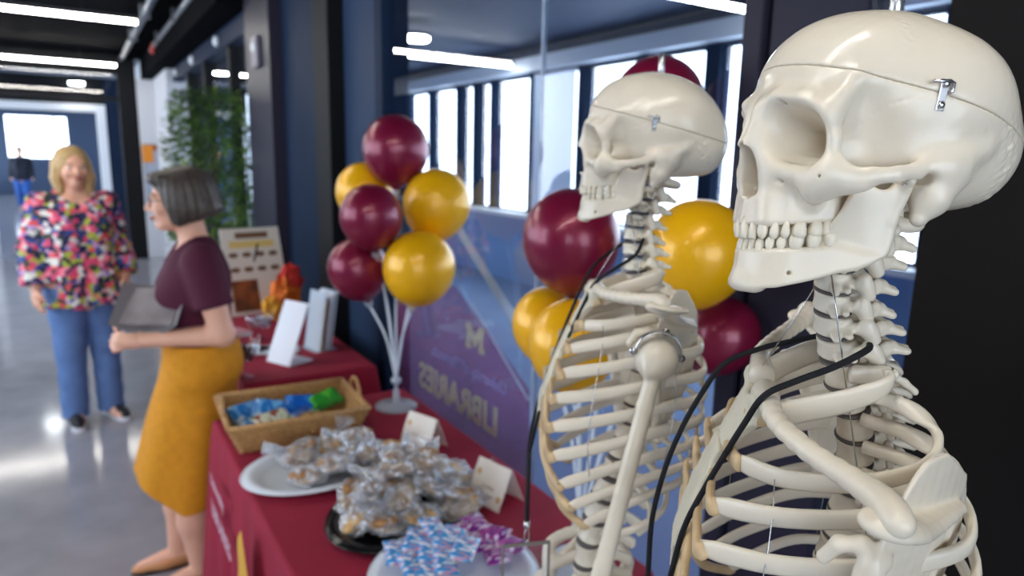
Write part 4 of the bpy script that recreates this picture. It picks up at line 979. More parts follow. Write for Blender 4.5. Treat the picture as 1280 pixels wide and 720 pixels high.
# ------------------------------------------------------------------ basket
wick = ramp_mat('wicker', [(.3, rgb(140, 98, 52)), (.55, rgb(186, 140, 84)), (.75, rgb(214, 172, 116))], 120, .6, stretch=(1, 1, 3))
def basket(loc, rz):
    b = empty('wicker_basket', loc, rz, 'shallow rectangular wicker basket of snack packs at the table corner', 'basket')
    hx, hy, h_ = .215, .165, .092
    def ring(t): s = .84+.16*t; return [(-hx*s, -hy*s), (hx*s, -hy*s), (hx*s, hy*s), (-hx*s, hy*s)]
    MB().box(-hx*.83, hx*.83, -hy*.83, hy*.83, .002, .008).build('bottom', wick, b)
    nz = 9
    for side in range(4):     # woven rows, wavy over upright stakes
        m = MB()
        for r in range(nz):
            t = r/(nz-1); A = ring(t)[side]; B = ring(t)[(side+1) % 4]; k = 26; pts = []
            nx, ny = (B[1]-A[1]), -(B[0]-A[0]); l_ = math.hypot(nx, ny)
            for i in range(k+1):
                u = i/k; wv = .0028*math.cos(i*math.pi+r*math.pi)
                pts.append((A[0]+(B[0]-A[0])*u+nx/l_*wv, A[1]+(B[1]-A[1])*u+ny/l_*wv, .006+t*h_*.93))
            m.tube(pts, .0058, 5)
        m.build('woven_side', wick, b, smooth=True)
    R4 = ring(1); m = MB()
    loop = [(R4[i % 4][0], R4[i % 4][1], h_) for i in range(5)]
    for q in range(4): m.tube([loop[q], loop[q+1]], .009, 8)
    m.build('rim', wick, b, smooth=True)
    for sx in (-1, 1):
        MB().tube([(sx*(hx+.002), .055*math.cos(a), h_+.055*math.sin(a)) for a in np.linspace(0, math.pi, 12)], .006, 8).build('handle', wick, b, smooth=True)
    return b
basket((.545, 2.225, TOP), math.radians(-3))
# ------------------------------------------------------------------ pillow packs (sealed bags)
def pillow_mesh(w, l, t, name='pouch', nx=12, ny=9, rnd=0):
    rr = random.Random(rnd); v = []; f = []
    for s in (1, -1):
        for i in range(nx+1):
            for j in range(ny+1):
                u, q = i/nx*2-1, j/ny*2-1; e = max(0, 1-u**6)*max(0, 1-q**4); crimp = abs(u) > .85
                z = s*t/2*(e**.6)+rr.uniform(-1, 1)*t*.05*e+(.0008*math.sin(q*30) if crimp else 0)
                v.append((u*l/2, q*w/2*(1-.05*(1-u*u)), z))
    N = (nx+1)*(ny+1)
    for i in range(nx):
        for j in range(ny):
            a = i*(ny+1)+j; f.append((a, a+ny+1, a+ny+2, a+1)); f.append((N+a, N+a+1, N+a+ny+2, N+a+ny+1))
    return pydata(name, v, f)
def two_tone(name, c1, c2, c3, scale, rough=.25):
    return ramp_mat(name, [(0, c1), (.5, c2), (.78, c3)], scale, rough, 'VORONOI', stretch=(1, .5, 1))
blu = two_tone('blue_pack_print', rgb(52, 128, 206), rgb(120, 184, 232), rgb(226, 238, 248), 60)
blu2 = two_tone('deep_blue_pack_print', rgb(20, 96, 196), rgb(40, 128, 220), rgb(150, 200, 240), 50)
grn = two_tone('green_pack_print', rgb(44, 150, 52), rgb(86, 184, 60), rgb(30, 110, 50), 50)
brn = two_tone('brown_pack_print', rgb(160, 120, 76), rgb(200, 164, 110), rgb(120, 84, 56), 50)
mix = two_tone('mixed_pack_print', rgb(210, 214, 190), rgb(150, 90, 70), rgb(80, 130, 60), 60)
def packs(items, name, cat, grp, base, rot):
    for i, (x, y, z, rz, tx, ty, w, l, t, m, lab) in enumerate(items):
        c, s = math.cos(rot), math.sin(rot); p = (base[0]+x*c-y*s, base[1]+x*s+y*c, base[2]+z)
        o = link(name, pillow_mesh(w, l, t, rnd=i), m, None, mw=Matrix.Translation(p) @ Euler((math.radians(tx), math.radians(ty), math.radians(rz)+rot)).to_matrix().to_4x4()); tag(o, lab, cat, grp)
packs([(-.13, .085, .052, 20, 24, 0, .085, .12, .03, blu, 'light blue snack pack in the far left corner of the basket'), (-.055, .06, .056, -15, 28, 8, .09, .12, .03, blu, 'light blue snack pack leaning second from the left in the basket'),
       (-.125, -.02, .045, 75, 12, 10, .085, .12, .03, blu, 'light blue snack pack lying at the basket left side'), (-.075, -.055, .062, 10, 16, -6, .085, .12, .03, mix, 'pale mixed colour snack pack near the front of the basket'),
       (.0, .02, .05, 50, 14, 6, .08, .11, .03, blu2, 'deep blue snack pack in the middle of the basket'), (.055, .07, .056, -8, 26, 4, .085, .12, .03, blu2, 'deep blue snack pack leaning at the back of the basket'),
       (.04, -.035, .035, 30, 6, 0, .09, .12, .025, brn, 'brown snack pack low in the middle of the basket'), (.11, -.05, .034, -30, 0, 6, .09, .12, .025, brn, 'brown snack pack by the front right of the basket'), (.125, .065, .06, 15, 22, -10, .085, .12, .032, grn, 'green snack pack at the right end of the basket')],
      'snack_pack', 'snack pack', 'snack packs in the basket', (.545, 2.225, TOP), math.radians(-3))
# ------------------------------------------------------------------ trays
whitep = mat('white_plastic', rgb(226, 232, 240), .3)
blackp = mat('black_tray_plastic', rgb(14, 14, 16), .18)
def oval(name, loc, sx, sy, rz, m, label, cat='tray', h_=.022):
    o = empty(name, loc, rz, label, cat, 'serving trays')
    MB().lathe([(.001, .003), (.70, .003), (.76, .008), (.86, h_), (1, h_+.002), (1, h_-.002), (.87, h_-.004), (.78, .002), (.74, 0), (.001, 0)], 48, sx=sx, sy=sy).build('dish', m, o, smooth=True)
    MB().tube([(sx*math.cos(a), sy*math.sin(a), h_) for a in np.linspace(0, 2*math.pi, 49)], .0028, 6, cap=False).build('rolled_rim', m, o, smooth=True)
    return o
oval('serving_tray', (.535, 1.865, TOP), .225, .165, math.radians(8), whitep, 'white oval tray of wrapped cookies beside the basket')
oval('serving_tray', (.640, 1.520, TOP), .225, .165, math.radians(35), blackp, 'black oval tray heaped with cellophane cookie bags')
oval('serving_tray', (.625, 1.195, TOP), .185, .185, 0, whitep, 'white round tray of candy packs at the bottom edge')
# ------------------------------------------------------------------ cookies in crinkled cellophane
cooky = ramp_mat('cookie_crumb', [(.25, rgb(150, 104, 56)), (.5, rgb(196, 150, 92)), (.75, rgb(222, 184, 130))], 90, .8)
cooky2 = ramp_mat('dark_cookie_crumb', [(.25, rgb(110, 74, 44)), (.5, rgb(160, 112, 66)), (.75, rgb(196, 150, 98))], 90, .8)
def film_mat():
    m = bpy.data.materials.new('cellophane_film'); m.use_nodes = True; nt = m.node_tree; nt.nodes.clear()
    out = nt.nodes.new('ShaderNodeOutputMaterial'); tr = nt.nodes.new('ShaderNodeBsdfTransparent'); tr.inputs[0].default_value = (.95, .95, .97, 1)
    gl = nt.nodes.new('ShaderNodeBsdfGlossy'); gl.inputs['Roughness'].default_value = .2; df = nt.nodes.new('ShaderNodeBsdfDiffuse'); df.inputs[0].default_value = (.85, .86, .9, 1)
    tc = nt.nodes.new('ShaderNodeTexCoord'); n = nt.nodes.new('ShaderNodeTexNoise'); n.inputs['Scale'].default_value = 70; n.inputs['Detail'].default_value = 2; nt.links.new(tc.outputs['Object'], n.inputs['Vector'])
    bp = nt.nodes.new('ShaderNodeBump'); bp.inputs['Strength'].default_value = 1; bp.inputs['Distance'].default_value = .012; nt.links.new(n.outputs[0], bp.inputs['Height']); nt.links.new(bp.outputs[0], gl.inputs['Normal'])
    m1 = nt.nodes.new('ShaderNodeMixShader'); m1.inputs[0].default_value = .36; nt.links.new(tr.outputs[0], m1.inputs[1]); nt.links.new(gl.outputs[0], m1.inputs[2])
    m2 = nt.nodes.new('ShaderNodeMixShader'); m2.inputs[0].default_value = .13; nt.links.new(m1.outputs[0], m2.inputs[1]); nt.links.new(df.outputs[0], m2.inputs[2]); nt.links.new(m2.outputs[0], out.inputs[0])
    return m
film = film_mat()
def film_mesh(seed, rx=.062, ry=.052, rz=.024):
    rr = random.Random(seed); v = []; f = []; nu, nv = 22, 11; ph = [rr.uniform(0, 6.28) for _ in range(8)]
    for j in range(nv+1):
        b = -math.pi/2+math.pi*j/nv
        for i in range(nu):
            a = 2*math.pi*i/nu
            k = 1+.12*math.sin(5*a+ph[0]+3*b)+.10*math.sin(9*a+ph[1]-4*b)+rr.uniform(-.09, .09)
            x = rx*math.cos(b)*math.cos(a)*k; y = ry*math.cos(b)*math.sin(a)*k; z = rz*math.sin(b)*k
            v.append((x, y, z))
    for j in range(nv):
        for i in range(nu): f.append((j*nu+i, j*nu+(i+1) % nu, (j+1)*nu+(i+1) % nu, (j+1)*nu+i))
    # gathered, frilly neck of the bag
    n0 = len(v); m = 9; tail = rr.uniform(0, 6.28); 
    for r_, w, zz in ((.8, .006, .006), (1.15, .007, .014), (1.45, .022, .026), (1.75, .036, .034)):
        for i in range(m):
            u = i/(m-1)*2-1; lat = u*w; zig = .006*(1 if i % 2 else -1)*r_
            v.append((rx*r_*math.cos(tail)-lat*math.sin(tail)+rr.uniform(-.003, .003), rx*r_*math.sin(tail)+lat*math.cos(tail), zz+zig))
    for q in range(3):
        for i in range(m-1): f.append((n0+q*m+i, n0+q*m+i+1, n0+(q+1)*m+i+1, n0+(q+1)*m+i))
    return pydata('wrapper', v, f, smooth=False)
FILM = [film_mesh(s) for s in range(8)]
for me_ in FILM: me_.materials.append(film)
def cookie_mesh(seed, r=.042):
    rr = random.Random(seed); pr = [(.001, -.006), (r*.8, -.006), (r*.98, -.002), (r, .002), (r*.9, .006), (r*.6, .009), (.001, .010)]
    m = MB().lathe(pr, 18); m.v = [(x*(1+rr.uniform(-.05, .05)), y*(1+rr.uniform(-.05, .05)), z+rr.uniform(-.0012, .0012)) for x, y, z in m.v]; return m.mesh('cookie', True)
COOK = [cookie_mesh(s) for s in range(4)]
for i, me_ in enumerate(COOK): me_.materials.append(cooky if i % 2 == 0 else cooky2)
def wrapped(loc, rot, k, label, grp, s=1):
    o = empty('wrapped_cookie', loc, 0, label, 'wrapped cookie', grp); o.rotation_euler = rot; o.scale = (s, s, s)
    link('cookie', COOK[k % 4], None, o, loc=(0, 0, -.006)); link('cookie', COOK[(k+1) % 4], None, o, mw=Matrix.Translation((.014, .006, .008)) @ Euler((.1, .15, 0)).to_matrix().to_4x4()); link('wrapper', FILM[k % 8], None, o)
rr = random.Random(3)
WH = [(-.06, -.085), (-.06, .02), (.01, -.10), (.02, -.02), (-.02, .095), (.085, -.075), (.09, .01), (.05, .08), (.13, .07)]
DESC = ['in front on the white oval tray', 'left of centre on the white oval tray', 'front middle of the white oval tray', 'in the centre of the white oval tray', 'at the back of the white oval tray', 'front right of the white oval tray', 'right of centre on the white oval tray', 'back right of the white oval tray', 'at the far right tip of the white oval tray', 'back left of the white oval tray']
for k, (x, y) in enumerate(WH):
    wrapped((.535+x, 1.865+y*.9, TOP+.034+.012*(k % 3)), (rr.uniform(-.25, .25), rr.uniform(-.25, .25), rr.uniform(0, 6)), k, 'clear wrapped golden cookie '+DESC[k], 'wrapped cookies on the white tray', .92)
BK = []
for lay, (n_, R_, z_) in enumerate(((9, .125, .040), (6, .080, .082), (3, .038, .122))):
    for q in range(n_):
        a = 2*math.pi*q/n_+lay*.5; BK.append((R_*math.cos(a)*1.25, R_*math.sin(a)*.86, z_, lay))
for k, (x, y, z, lay) in enumerate(BK):
    c, s = math.cos(math.radians(35)), math.sin(math.radians(35))
    wrapped((.662+x*c-y*s, 1.545+x*s+y*c, TOP+z), (rr.uniform(-.5, .5), rr.uniform(-.6, .6), rr.uniform(0, 6)), k+1, 'crinkled cellophane cookie bag '+(['at the right rim', 'at the back right rim', 'at the rear rim', 'at the back left rim', 'at the left rim', 'at the front left rim', 'at the nearest rim', 'at the front right rim', 'low on the right'][k] if lay == 0 else ['right side', 'back right', 'back left', 'left side', 'front left', 'front right'][k-9]+' of the middle layer' if lay == 1 else ['right', 'left', 'front'][k-15]+' of the three topmost')+' on the black tray', 'cookie bags heaped on the black tray', 1.02)
for k, (x, y) in enumerate(((.72, 1.80), (.78, 1.69), (.83, 1.585), (.66, 1.78), (.75, 1.42), (.80, 1.47))):
    wrapped((x, y, TOP+.035), (rr.uniform(-.4, .4), rr.uniform(-.4, .4), rr.uniform(0, 6)), k+5, 'loose cellophane cookie bag on the maroon cloth '+['behind the heap near the first tent card', 'between the heap and the tent cards', 'beside the second tent card', 'between the white and black trays', 'below the heap near the candy', 'right of the heap'][k], 'loose cookie bags on the cloth', 1)
# ------------------------------------------------------------------ candy packs on the round tray
cb = two_tone('blue_candy_print', rgb(70, 150, 214), rgb(232, 236, 246), rgb(196, 150, 186), 150); cp = two_tone('purple_candy_print', rgb(122, 38, 132), rgb(168, 60, 150), rgb(226, 206, 232), 120)
it = []
for k in range(9):
    it.append((-.075+.052*(k % 3), -.01+.055*(k//3), .045+.01*((k*7) % 3), 20+37*k % 60, 8, -6, .055, .085, .018, cb, 'blue and white candy pack on the round tray, '+['front left', 'front middle', 'front right', 'middle left', 'middle', 'middle right', 'back left', 'back middle', 'back right'][k]+' of its pile'))
for k in range(6):
    it.append((.085+.045*(k % 2), -.05+.062*(k//2), .045+.008*(k % 2), 60+31*k % 50, -6, 8, .055, .085, .018, cp, 'purple candy pack on the round tray, '+['front left', 'front right', 'middle left', 'middle right', 'back left', 'back right'][k]+' of its pile'))
packs(it, 'candy_pack', 'candy pack', 'candy packs on the round tray', (.625, 1.21, TOP), .2)
# ------------------------------------------------------------------ tent cards
cream = ramp_mat('cream_card', [(.3, rgb(228, 216, 204)), (.7, rgb(240, 232, 224))], 14, .6); inkm = mat('grey_ink', rgb(150, 130, 118), .7)
def tent(loc, rz, label, lines):
    o = empty('tent_card', loc, rz, label, 'tent card', 'folded tent cards')
    w, hh, d = .062, .104, .048
    MB().add([(-w, -d, 0), (w, -d, 0), (w, 0, hh), (-w, 0, hh), (-w, -d-.0008, .0002), (w, -d-.0008, .0002), (w, -.0008, hh+.0004), (-w, -.0008, hh+.0004)], [(0, 1, 2, 3), (7, 6, 5, 4), (0, 4, 5, 1), (2, 6, 7, 3), (0, 3, 7, 4), (1, 5, 6, 2)]).build('front_leaf', cream, o)
    MB().add([(-w, d, 0), (w, d, 0), (w, 0, hh), (-w, 0, hh), (-w, d+.0008, .0002), (w, d+.0008, .0002), (w, .0008, hh+.0004), (-w, .0008, hh+.0004)], [(3, 2, 1, 0), (4, 5, 6, 7), (0, 1, 5, 4), (2, 3, 7, 6), (0, 4, 7, 3), (1, 2, 6, 5)]).build('back_leaf', cream, o)
    A = Matrix.Translation((0, -d-.0012, 0)) @ Matrix.Rotation(-math.atan2(d, hh), 4, 'X') @ Matrix.Rotation(math.pi/2, 4, 'X')
    for zz, t_ in lines: text_part('lettering', t_, .014, inkm, o, A @ Matrix.Translation((0, zz, 0)))
    for sx, zz in ((-.045, .08), (.048, .03)): MB().lathe([(.009, 0), (.009, .0006)], 12).build('printed_spot', mat('tan_print', rgb(206, 172, 120), .7), o, mw=A @ Matrix.Translation((sx, zz, 0)))
tent((.868, 1.880, TOP), math.radians(-70), 'cream tent card behind the cookie heap, farther of the two', [(.045, 'Cookies')])
tent((.890, 1.468, TOP), math.radians(-76), 'cream tent card by the black lanyard, nearer of the two', [(.045, 'Cookies')])

# ------------------------------------------------------------------ things on the far table
q = empty('display_poster', (.84, 4.02, TOP), math.radians(10), 'tall cream poster on an easel showing rows of cookies', 'poster')
P_ = Matrix.Rotation(math.radians(-16), 4, 'X')
MB().box(-.17, .17, -.004, .004, 0, .50).build('board', mat('poster_board', rgb(222, 216, 206), .6), q, mw=P_)
for r_ in range(2):
    for c_ in range(4): MB().lathe([(.026, 0), (.026, .001)], 12, sx=1.1, sy=.6).build('printed_cookie', mat('brown_print', rgb(116, 84, 60), .7), q, mw=P_ @ Matrix.Translation((-.115+.077*c_, -.0045, .345-.085*r_)) @ Matrix.Rotation(math.pi/2, 4, 'X'))
MB().box(-.09, .10, -.0055, -.0042, .44, .475).build('printed_title', mat('brown_print', rgb(116, 84, 60), .7), q, mw=P_); MB().box(-.13, .13, -.0055, -.0042, .385, .425).build('printed_band', mat('straw_print', rgb(224, 196, 120), .7), q, mw=P_)
MB().box(-.15, .0, -.0055, -.0042, .02, .20).build('printed_photo', ramp_mat('dark_photo', [(.3, rgb(48, 32, 30)), (.6, rgb(150, 84, 40))], 9, .6), q, mw=P_)
MB().tube([(0, .02, .40), (0, .26, 0)], .006, 6).build('easel_leg', blackm, q)
q = empty('gift_wrap', (.93, 3.86, TOP), .4, 'crumpled orange and red tissue bundle between the poster and the white sign', 'tissue bundle')
m_ = MB(); rr2 = random.Random(11)
for k, (cc, s_) in enumerate((((0, 0, .11), .10), ((.06, .02, .20), .08), ((-.07, .0, .06), .07))):
    v = []; f = []
    for j in range(9):
        b = -math.pi/2+math.pi*j/8
        for i in range(14): a = 2*math.pi*i/14; kk = s_*(1+rr2.uniform(-.22, .22)); v.append((cc[0]+kk*math.cos(b)*math.cos(a), cc[1]+kk*math.cos(b)*math.sin(a)*.6, max(.0, cc[2]+kk*math.sin(b)*1.1)))
    for j in range(8):
        for i in range(14): f.append((j*14+i, j*14+(i+1) % 14, (j+1)*14+(i+1) % 14, (j+1)*14+i))
    MB().add(v, f).build('tissue_fold', [mat('orange_tissue', rgb(232, 120, 40), .6), mat('red_tissue', rgb(214, 54, 48), .6), mat('yellow_tissue', rgb(240, 176, 60), .6)][k], q)
q = empty('slanted_sign', (.68, 2.98, TOP), math.radians(-64), 'blank white slanted sign holder at the far table front', 'sign')
MB().box(-.075, .075, -.003, .003, 0, .285).build('sheet', mat('sign_sheet', rgb(226, 230, 240), .3), q, mw=Matrix.Rotation(math.radians(-24), 4, 'X')); MB().box(-.075, .075, .0, .13, 0, .004).build('foot', mat('sign_sheet', rgb(226, 230, 240), .3), q)
q = empty('brochure_holder', (.905, 3.15, TOP), math.radians(-76), 'clear upright brochure holder with yellow and white leaflets', 'brochure holder')
MB().box(-.07, .07, -.0015, .0015, 0, .28).build('front_plate', clearp, q, mw=Matrix.Translation((0, -.03, 0)) @ Matrix.Rotation(-.16, 4, 'X')); MB().box(-.07, .07, -.0015, .0015, 0, .28).build('back_plate', clearp, q, mw=Matrix.Translation((0, .03, 0)) @ Matrix.Rotation(-.16, 4, 'X')); MB().box(-.07, .07, -.05, .06, 0, .003).build('foot_plate', clearp, q)
for k in range(4): MB().box(-.062, .062, -.001, .001, .004, .24+.012*k).build('leaflet', [mat('yellow_leaflet', rgb(226, 182, 70), .5), mat('dusk_leaflet', rgb(104, 84, 112), .5), mat('white_leaflet', rgb(226, 228, 236), .5), mat('white_leaflet', rgb(226, 228, 236), .5)][k], q, mw=Matrix.Translation((0, -.02+.012*k, 0)) @ Matrix.Rotation(-.16, 4, 'X'))
def goblet(loc, label, fill, s):
    q = empty('glass_bowl', loc, 0, label, 'glass bowl', 'footed glass bowls'); q.scale = (s, s, s)
    MB().lathe([(.045, 0), (.046, .004), (.012, .012), (.008, .04), (.014, .055), (.05, .075), (.072, .11), (.076, .15), (.073, .15), (.069, .112), (.047, .08), (.001, .06)], 28, capt=False).build('bowl', glass_mat('bowl_glass', (.93, .95, .98, 1), 2.2), q, smooth=True)
    rr3 = random.Random(5)
    for k in range(14): link('sweet', pillow_mesh(.022, .034, .014, 'sweet', 5, 4, k), fill, q, mw=Matrix.Translation((rr3.uniform(-.04, .04), rr3.uniform(-.04, .04), .09+.0028*k)) @ Euler((rr3.uniform(-1, 1), rr3.uniform(-1, 1), rr3.uniform(0, 6))).to_matrix().to_4x4())
goblet((.505, 2.86, TOP), 'footed glass bowl of dark sweets right behind the mustard skirt', mat('dark_wrapper', rgb(74, 36, 40), .3), 1)
goblet((.70, 3.42, TOP), 'footed glass bowl of pale sweets in the middle of the far table', mat('silver_wrapper', rgb(200, 196, 204), .25, .4), .9)
for k, (x, y, rz, lab) in enumerate(((.60, 3.22, .3, 'loose white leaflet stack in front of the glass bowl'), (.72, 3.20, -.4, 'white paper lying behind the slanted sign'), (.58, 3.6, .1, 'white and maroon paper stack at the far table left side'))):
    q = empty('paper_stack', (x, y, TOP), rz, lab, 'papers', 'papers on the far table')
    for j in range(3): MB().box(-.1, .1, -.07, .07, .004*j, .004*j+.003).build('sheet', [whitep, whitep, mat('pink_sheet', rgb(196, 140, 150), .6)][j if k == 2 else 0], q, mw=Matrix.Rotation(.15*j, 4, 'Z'))
# ------------------------------------------------------------------ potted ficus by the glass
q = empty('potted_ficus', (.90, 5.95, 0), 0, 'leafy green ficus tree in a dark pot by the glass wall', 'plant')
MB().lathe([(.13, 0), (.17, .32), (.18, .34), (.165, .34), (.155, .30), (.001, .30)], 24).build('pot', mat('charcoal_pot', rgb(50, 50, 54), .5), q, smooth=True)
MB().tube([(0, 0, .28), (.02, .01, .6), (-.01, 0, .95), (.03, .02, 1.3), (.04, .0, 1.8)], [.02, .018, .016, .012, .006], 8).build('trunk', mat('bark', rgb(92, 76, 60), .8, noise=.2, nscale=30), q, smooth=True)
v = []; f = []; r4 = random.Random(2)
for k in range(3600):
    a = r4.uniform(0, 6.283); zz = r4.uniform(.62, 2.12); R_ = (.12+.24*math.sin(math.pi*min(1, max(0, (zz-.5)/1.75)))**.7)*math.sqrt(r4.random()); R_ = min(R_, .30); c0 = Vector((R_*math.cos(a), R_*math.sin(a), zz))
    d = Vector((math.cos(a)+r4.uniform(-.6, .6), math.sin(a)+r4.uniform(-.6, .6), r4.uniform(-.8, .4))).normalized(); sdv = d.cross(Vector((r4.uniform(-.3, .3), r4.uniform(-.3, .3), 1))).normalized(); L = r4.uniform(.045, .085)
    n = len(v); up = d.cross(sdv)*L*.12; v += [c0, c0+d*L*.5+sdv*L*.28+up, c0+d*L, c0+d*L*.5-sdv*L*.28+up]; f.append((n, n+1, n+2, n+3))
fo = link('foliage', pydata('foliage', v, f, False), ramp_mat('ficus_leaf', [(.3, rgb(36, 66, 30)), (.55, rgb(76, 112, 48)), (.75, rgb(150, 176, 84))], 6, .4), q); fo['kind'] = 'stuff'
# ------------------------------------------------------------------ people (local millimetres: x forward, y left, z up)
def smooth_path(P, pts, rads, k=25, s=(1, 1, 1)):
    return tubef(P, pts, rads, k=k, s=s)
skin = mat('skin', rgb(226, 172, 146), .5, sss=.15, noise=.04, nscale=12)
def head_f(P, c, tilt=0):
    """head with brow, nose, lips, chin, ears; c = centre"""
    Q = [P[0]-c[0], P[1]-c[1], P[2]-c[2]]; A = [Q[0], np.abs(Q[1]), Q[2]]
    d = ell(Q, (-8, 0, 18), (94, 74, 92)); d = smin(d, ell(Q, (26, 0, -40), (58, 56, 70)), 35)
    d = smin(d, ell(Q, (62, 0, -92), (22, 26, 18)), 26)
    d = smin(d, tubef(A, [(84, 0, 2), (104, 0, -30)], [9, 13]), 12); d = smin(d, ell(A, (90, 14, -34), (12, 9, 8)), 6)
    d = smin(d, ell(A, (84, 26, 14), (12, 24, 8)), 14); d = smin(d, ell(A, (70, 40, -30), (18, 20, 20)), 20)
    d = smax(d, -ell(A, (94, 32, -2), (16, 17, 10)), 9); d = smin(d, ell(A, (74, 32, -3), (13, 13, 10)), 4)
    d = smin(d, ell(Q, (84, 0, -58), (10, 24, 6)), 6); d = smin(d, ell(Q, (82, 0, -69), (10, 20, 6)), 6)
    return smin(d, ell(A, (-6, 76, -8), (16, 8, 32)), 6)
def hand_f(P, w, d, up, curl=.3, side=1):
    """palm and five fingers from the wrist w along d; up = back of the hand"""
    w = np.array(w, float); d = np.array(d, float); d /= np.linalg.norm(d); up = np.array(up, float); up -= d*up.dot(d); up /= np.linalg.norm(up); la = np.cross(up, d)*side
    f = tubef(P, [w, w+d*45, w+d*85], [24, 27, 25], k=8)
    r = None
    for i, (o, L) in enumerate(((-27, 66), (-9, 78), (9, 74), (26, 58))):
        a = w+d*84+la*o; b = a+d*L*.5-up*L*curl*.35; e = b+d*L*.4*(1-curl)-up*L*curl*.7
        q = tubef(P, [a, b, e], [10, 9, 7], k=3); r = q if r is None else np.minimum(r, q)
    t = tubef(P, [w+d*22-la*22, w+d*52-la*46-up*10, w+d*82-la*48-up*22], [13, 11, 8], k=3)
    return smin(smin(f, r, 5), t, 7)
def eyes(parent, c, hair=None, iris=(70, 90, 110)):
    for sd in (1, -1):
        e = MB().lathe([(.0105*math.cos(a), .0105*math.sin(a)) for a in np.linspace(-1.5, 1.5, 9)], 14).build('eye', mat('eye_white', rgb(236, 234, 230), .2), parent, mw=Matrix.Translation(((c[0]+77)*.001, sd*.032, (c[2]-3)*.001)), smooth=True)
        MB().lathe([(.0055, 0), (.005, .0012)], 12).build('iris', mat('iris', rgb(*iris), .2), e, mw=Matrix.Translation((.0102, 0, 0)) @ Matrix.Rotation(math.pi/2, 4, 'Y'))
        MB().tube([((c[0]+90)*.001, sd*.014, (c[2]+17)*.001), ((c[0]+91)*.001, sd*.032, (c[2]+22)*.001), ((c[0]+82)*.001, sd*.05, (c[2]+17)*.001)], .0026, 6).build('eyebrow', mat('eyebrow_hair', rgb(120, 92, 66), .8), parent, smooth=True)
    MB().tube([((c[0]+93)*.001, -.022, (c[2]-62)*.001), ((c[0]+96)*.001, 0, (c[2]-65)*.001), ((c[0]+93)*.001, .022, (c[2]-62)*.001)], [.003, .006, .003], 8, flat=(1, 1.2)).build('lips', mat('lips', rgb(188, 96, 92), .4), parent, smooth=True)
def shoe_f(P, x0, y0, rot=0):
    c, s = math.cos(rot), math.sin(rot); X = (P[0]-x0)*c+(P[1]-y0)*s; Y = -(P[0]-x0)*s+(P[1]-y0)*c; Q = [X, Y, P[2]]
    d = tubef(Q, [(-60, 0, 42), (20, 0, 44), (120, 4, 34), (168, 6, 28)], [42, 42, 36, 26], k=20, s=(1, 1.05, 1)); return smax(d, 14-P[2], 6)
def sole(x0, y0, rot, name, m, parent):
    pts = [(-104, 0), (-88, 30), (-20, 34), (60, 38), (130, 46), (180, 32), (198, 4), (180, -30), (130, -38), (60, -32), (-20, -32), (-88, -30)]
    c, s = math.cos(rot), math.sin(rot); pp = [tuple(q[:2]) for q in spline([(p[0]*.98, p[1]*.98, 0) for p in pts+pts[:1]], 3)][:-1]
    MB().prism([((x0+p[0]*c-p[1]*s)*.001, (y0+p[0]*s+p[1]*c)*.001) for p in pp], 0, .026).build(name, m, parent)
# ---- woman in the floral blouse, facing down the hall
def w1_torso(P, g=0):
    A = [P[0], np.abs(P[1]), P[2]]
    d = tubef(A, [(0, 40, 800), (8, 46, 900), (6, 44, 1010), (6, 50, 1130), (0, 56, 1250), (-8, 40, 1340)], [118+g, 124+g, 116+g, 112+g, 108+g, 76+g], k=40, s=(1.0, .92, 1))
    return smin(d, ell(A, (82, 70, 1190), (62+g, 66+g, 66+g)), 40)
ARM1 = {1: [(-10, 172, 1335), (-22, 226, 1080), (86, 214, 896)], -1: [(-10, -172, 1335), (-10, -238, 1090), (60, -246, 866)]}
def w1_body(P):
    A = [P[0], np.abs(P[1]), P[2]]
    d = w1_torso(P); d = smin(d, tubef(P, [(-8, 0, 1330), (4, 0, 1430), (14, 0, 1500)], [62, 56, 56]), 30)
    d = smin(d, head_f(P, (26, 0, 1545)), 14)
    for sd in (1, -1):
        a = ARM1[sd]; d = smin(d, tubef(P, a, [58, 44, 28], k=20), 30); v = np.array(a[2])-np.array(a[1])
        d = smin(d, hand_f(P, np.array(a[2])+v/np.linalg.norm(v)*6, v+np.array((10, -60*sd if sd > 0 else 0, 0)), (0, sd, .2), .35, sd), 10)
    d = smin(d, tubef(A, [(0, 84, 800), (6, 92, 470), (-8, 98, 90)], [110, 66, 44], k=40), 40)
    return smin(d, tubef(A, [(-20, 98, 60), (60, 104, 40), (130, 108, 30)], [40, 34, 26]), 14)
def w1_blouse(P):
    A = [P[0], np.abs(P[1]), P[2]]
    d = w1_torso(P, 16); d = smin(d, tubef(A, [(6, 52, 1100), (10, 60, 900), (10, 66, 760)], [128, 144, 152], k=60), 50)
    for sd in (1, -1):
        a = np.array(ARM1[sd], float); e = a[1]+(a[2]-a[1])*.86
        d = smin(d, tubef(P, [a[0], a[0]*.45+a[1]*.55, a[1], (a[1]+e)/2, e], [74, 64, 64, 66, 74], k=20), 34)
        hang = tubef(P, [e, e+np.array((0, 0, -50))], [52, 50]); d = smin(d, hang, 24)
    d = d+5*np.sin(np.arctan2(P[1], P[0])*9+P[2]*.011)*np.clip((1200-P[2])/300, 0, 1)
    d = smax(d, 735+10*np.sin(P[1]*.03)-P[2], 6)
    neck = ell(P, (52, 0, 1420), (95, 88, 84)); d = smax(d, -neck, 8)
    for sd in (1, -1):
        a = np.array(ARM1[sd], float); v = (a[2]-a[1])/np.linalg.norm(a[2]-a[1]); e = a[1]+(a[2]-a[1])*.93
        near = np.sqrt(sum((P[i]-e[i])**2 for i in range(3))) < 130
        cut = sum((P[i]-e[i])*v[i] for i in range(3)); d = np.where(near & (sd*P[1] > 150), smax(d, cut, 4), d)
    return d
